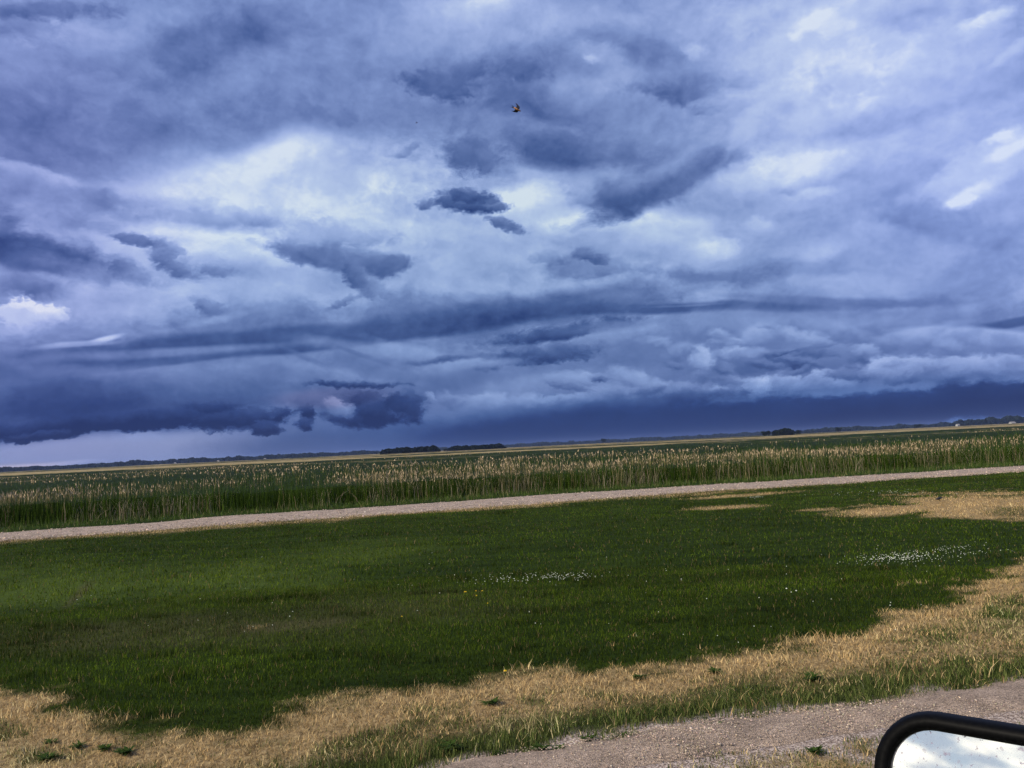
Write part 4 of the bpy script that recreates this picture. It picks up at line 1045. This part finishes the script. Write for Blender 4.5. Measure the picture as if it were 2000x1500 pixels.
# ================================================================== wing mirror of the vehicle the picture was taken from
def mirror():
    MD = .78
    d = pdir(1850, 1460); rdir = Vector((-.80, -.30, .24)).normalized(); n = (rdir - d).normalized()
    P0 = Vector((0, 0, CH)) + d * MD
    def hit(px, py):
        q = pdir(px, py); return Vector((0, 0, CH)) + q * ((P0 - Vector((0, 0, CH))).dot(n) / q.dot(n))
    a, b = hit(1830, 1389), hit(2000, 1416); er = (b - a).normalized(); ed = er.cross(n).normalized()
    if ed.z > 0: ed = -ed
    cl_ = hit(1703, 1510); corner = a + er * (cl_ - a).dot(er)            # outer corner of the frame, square
    def P(u, v, w): return corner + er * u + ed * v + n * w
    print('mirror scale px/m', MD, 'bezel', (hit(1900, 1440) - hit(1900, 1397)).length, (hit(1741, 1500) - hit(1708, 1500)).length)
    e = bpy.data.objects.new('side_mirror', None); scene.collection.objects.link(e); base = P(.1, .3, -.03); e.location = base; tag(e, 'black framed vehicle side mirror with dusty glass reflecting bright cloud', 'mirror')
    W, H, RC = .20, .27, .050
    def rr(u0, v0, u1, v1, r, w, k=10):
        pts = []
        for cx, cy, a0 in ((u0 + r, v0 + r, math.pi), (u1 - r, v0 + r, 1.5 * math.pi), (u1 - r, v1 - r, 0), (u0 + r, v1 - r, .5 * math.pi)):
            for i in range(k + 1):
                t = a0 + i / k * math.pi / 2; pts.append(P(cx + r * math.cos(t), cy + r * math.sin(t), w) - base)
        return pts
    plastic = noise_mat('black_plastic', (.0012, .0012, .0016), (.003, .003, .0035), 300, .45, spec=.05)
    bz = BEZ
    bm = bmesh.new(); prof = []
    for off, w in ((bz, -.004), (bz - .001, .004), (bz * .8, .0065), (bz * .4, .0065), (.003, .003), (0, -.004), (0, -.015), (.004, -.03), (.018, -.055), (.05, -.075)):
        prof.append([bm.verts.new(p) for p in rr(off, off, W - off, H - off, max(RC - off, .008), w)])
    for A, B in zip(prof, prof[1:]):
        for k in range(len(A)): bm.faces.new((A[k], A[(k + 1) % len(A)], B[(k + 1) % len(A)], B[k]))
    bm.faces.new(prof[-1]); bmesh.ops.recalc_face_normals(bm, faces=bm.faces)
    me = bpy.data.meshes.new('housing'); bm.to_mesh(me); bm.free(); link('housing', me, plastic, e, smooth=True)
    bm = bmesh.new(); o = bz - .0005; fr = [bm.verts.new(p) for p in rr(o, o, W - o, H - o, RC - o, -.0005)]; bk = [bm.verts.new(p) for p in rr(o, o, W - o, H - o, RC - o, -.0035)]
    bm.faces.new(fr); bm.faces.new(bk[::-1])
    for k in range(len(fr)): bm.faces.new((fr[k], bk[k], bk[(k + 1) % len(fr)], fr[(k + 1) % len(fr)]))
    bmesh.ops.recalc_face_normals(bm, faces=bm.faces)
    m, nt, bs = mat_new('dusty_mirror_glass', .03, .5); L = nt.links.new; bs.inputs['Metallic'].default_value = 1; bs.inputs['Base Color'].default_value = (.93, .95, .95, 1)
    g = mnode(nt, 'ShaderNodeNewGeometry')
    def sp(scale, lo, hi, det):
        n_ = mnode(nt, 'ShaderNodeTexNoise'); L(g.outputs['Position'], n_.inputs[0]); n_.inputs['Scale'].default_value = scale; n_.inputs['Detail'].default_value = det
        r_ = mnode(nt, 'ShaderNodeMapRange'); L(n_.outputs[0], r_.inputs[0]); r_.inputs[1].default_value = lo; r_.inputs[2].default_value = hi; return r_.outputs[0]
    film = sp(45, .3, .8, 5); spots = sp(120, .62, .72, 3); fine = sp(330, .64, .74, 2)
    mxs = mnode(nt, 'ShaderNodeMath', operation='MAXIMUM'); L(spots, mxs.inputs[0]); L(fine, mxs.inputs[1])
    ds = mnode(nt, 'ShaderNodeBsdfDiffuse'); ds.inputs[0].default_value = (.22, .19, .26, 1)
    f2 = mnode(nt, 'ShaderNodeMath', operation='MULTIPLY'); L(film, f2.inputs[0]); f2.inputs[1].default_value = .22
    f3 = mnode(nt, 'ShaderNodeMath', operation='MULTIPLY_ADD'); L(mxs.outputs[0], f3.inputs[0]); f3.inputs[1].default_value = .8; L(f2.outputs[0], f3.inputs[2]); f3.use_clamp = True
    ms = mnode(nt, 'ShaderNodeMixShader'); L(f3.outputs[0], ms.inputs[0]); L(bs.outputs[0], ms.inputs[1]); L(ds.outputs[0], ms.inputs[2]); L(ms.outputs[0], nt.nodes['Material Output'].inputs[0])
    me = bpy.data.meshes.new('glass'); bm.to_mesh(me); bm.free(); link('glass', me, m, e)
    # two tubular arms back to the door, below and right of the frame
    for v in (.07, .2):
        bm = bmesh.new(); pts = [P(.12, v, -.07) - base, P(.17, v, -.11) - base, P(.30, v + .02, -.16) - base, P(.42, v + .03, -.17) - base]
        rings = []
        for i, p in enumerate(pts):
            t = (pts[min(i + 1, 3)] - pts[max(i - 1, 0)]).normalized(); q = t.to_track_quat('Z', 'Y').to_matrix(); rings.append([bm.verts.new(p + q @ Vector((.011 * math.cos(j * math.pi / 6), .011 * math.sin(j * math.pi / 6), 0))) for j in range(12)])
        for A, B in zip(rings, rings[1:]):
            for k in range(12): bm.faces.new((A[k], A[(k + 1) % 12], B[(k + 1) % 12], B[k]))
        bm.faces.new(rings[0][::-1]); bm.faces.new(rings[-1]); bmesh.ops.recalc_face_normals(bm, faces=bm.faces); me = bpy.data.meshes.new('arm'); bm.to_mesh(me); bm.free(); link('arm', me, plastic, e, smooth=True)
BEZ = .0152
mirror()

# ================================================================== air
def haze():
    bm = bmesh.new(); bmesh.ops.create_cube(bm, size=1, matrix=Matrix.Translation((0, 1900, 14)) @ Matrix.Diagonal((9000, 7000, 32, 1)))
    me = bpy.data.meshes.new('haze'); bm.to_mesh(me); bm.free(); o = link('haze', me); m = bpy.data.materials.new('haze'); m.use_nodes = True; nt = m.node_tree; nt.nodes.clear()
    v = nt.nodes.new('ShaderNodeVolumePrincipled'); v.inputs['Color'].default_value = (.38, .52, .95, 1); v.inputs['Density'].default_value = 6e-5; v.inputs['Anisotropy'].default_value = 0
    out = nt.nodes.new('ShaderNodeOutputMaterial'); nt.links.new(v.outputs[0], out.inputs['Volume']); me.materials.append(m); tag(o, 'thin bluish air over the whole marsh', 'haze', kind='stuff')
haze()
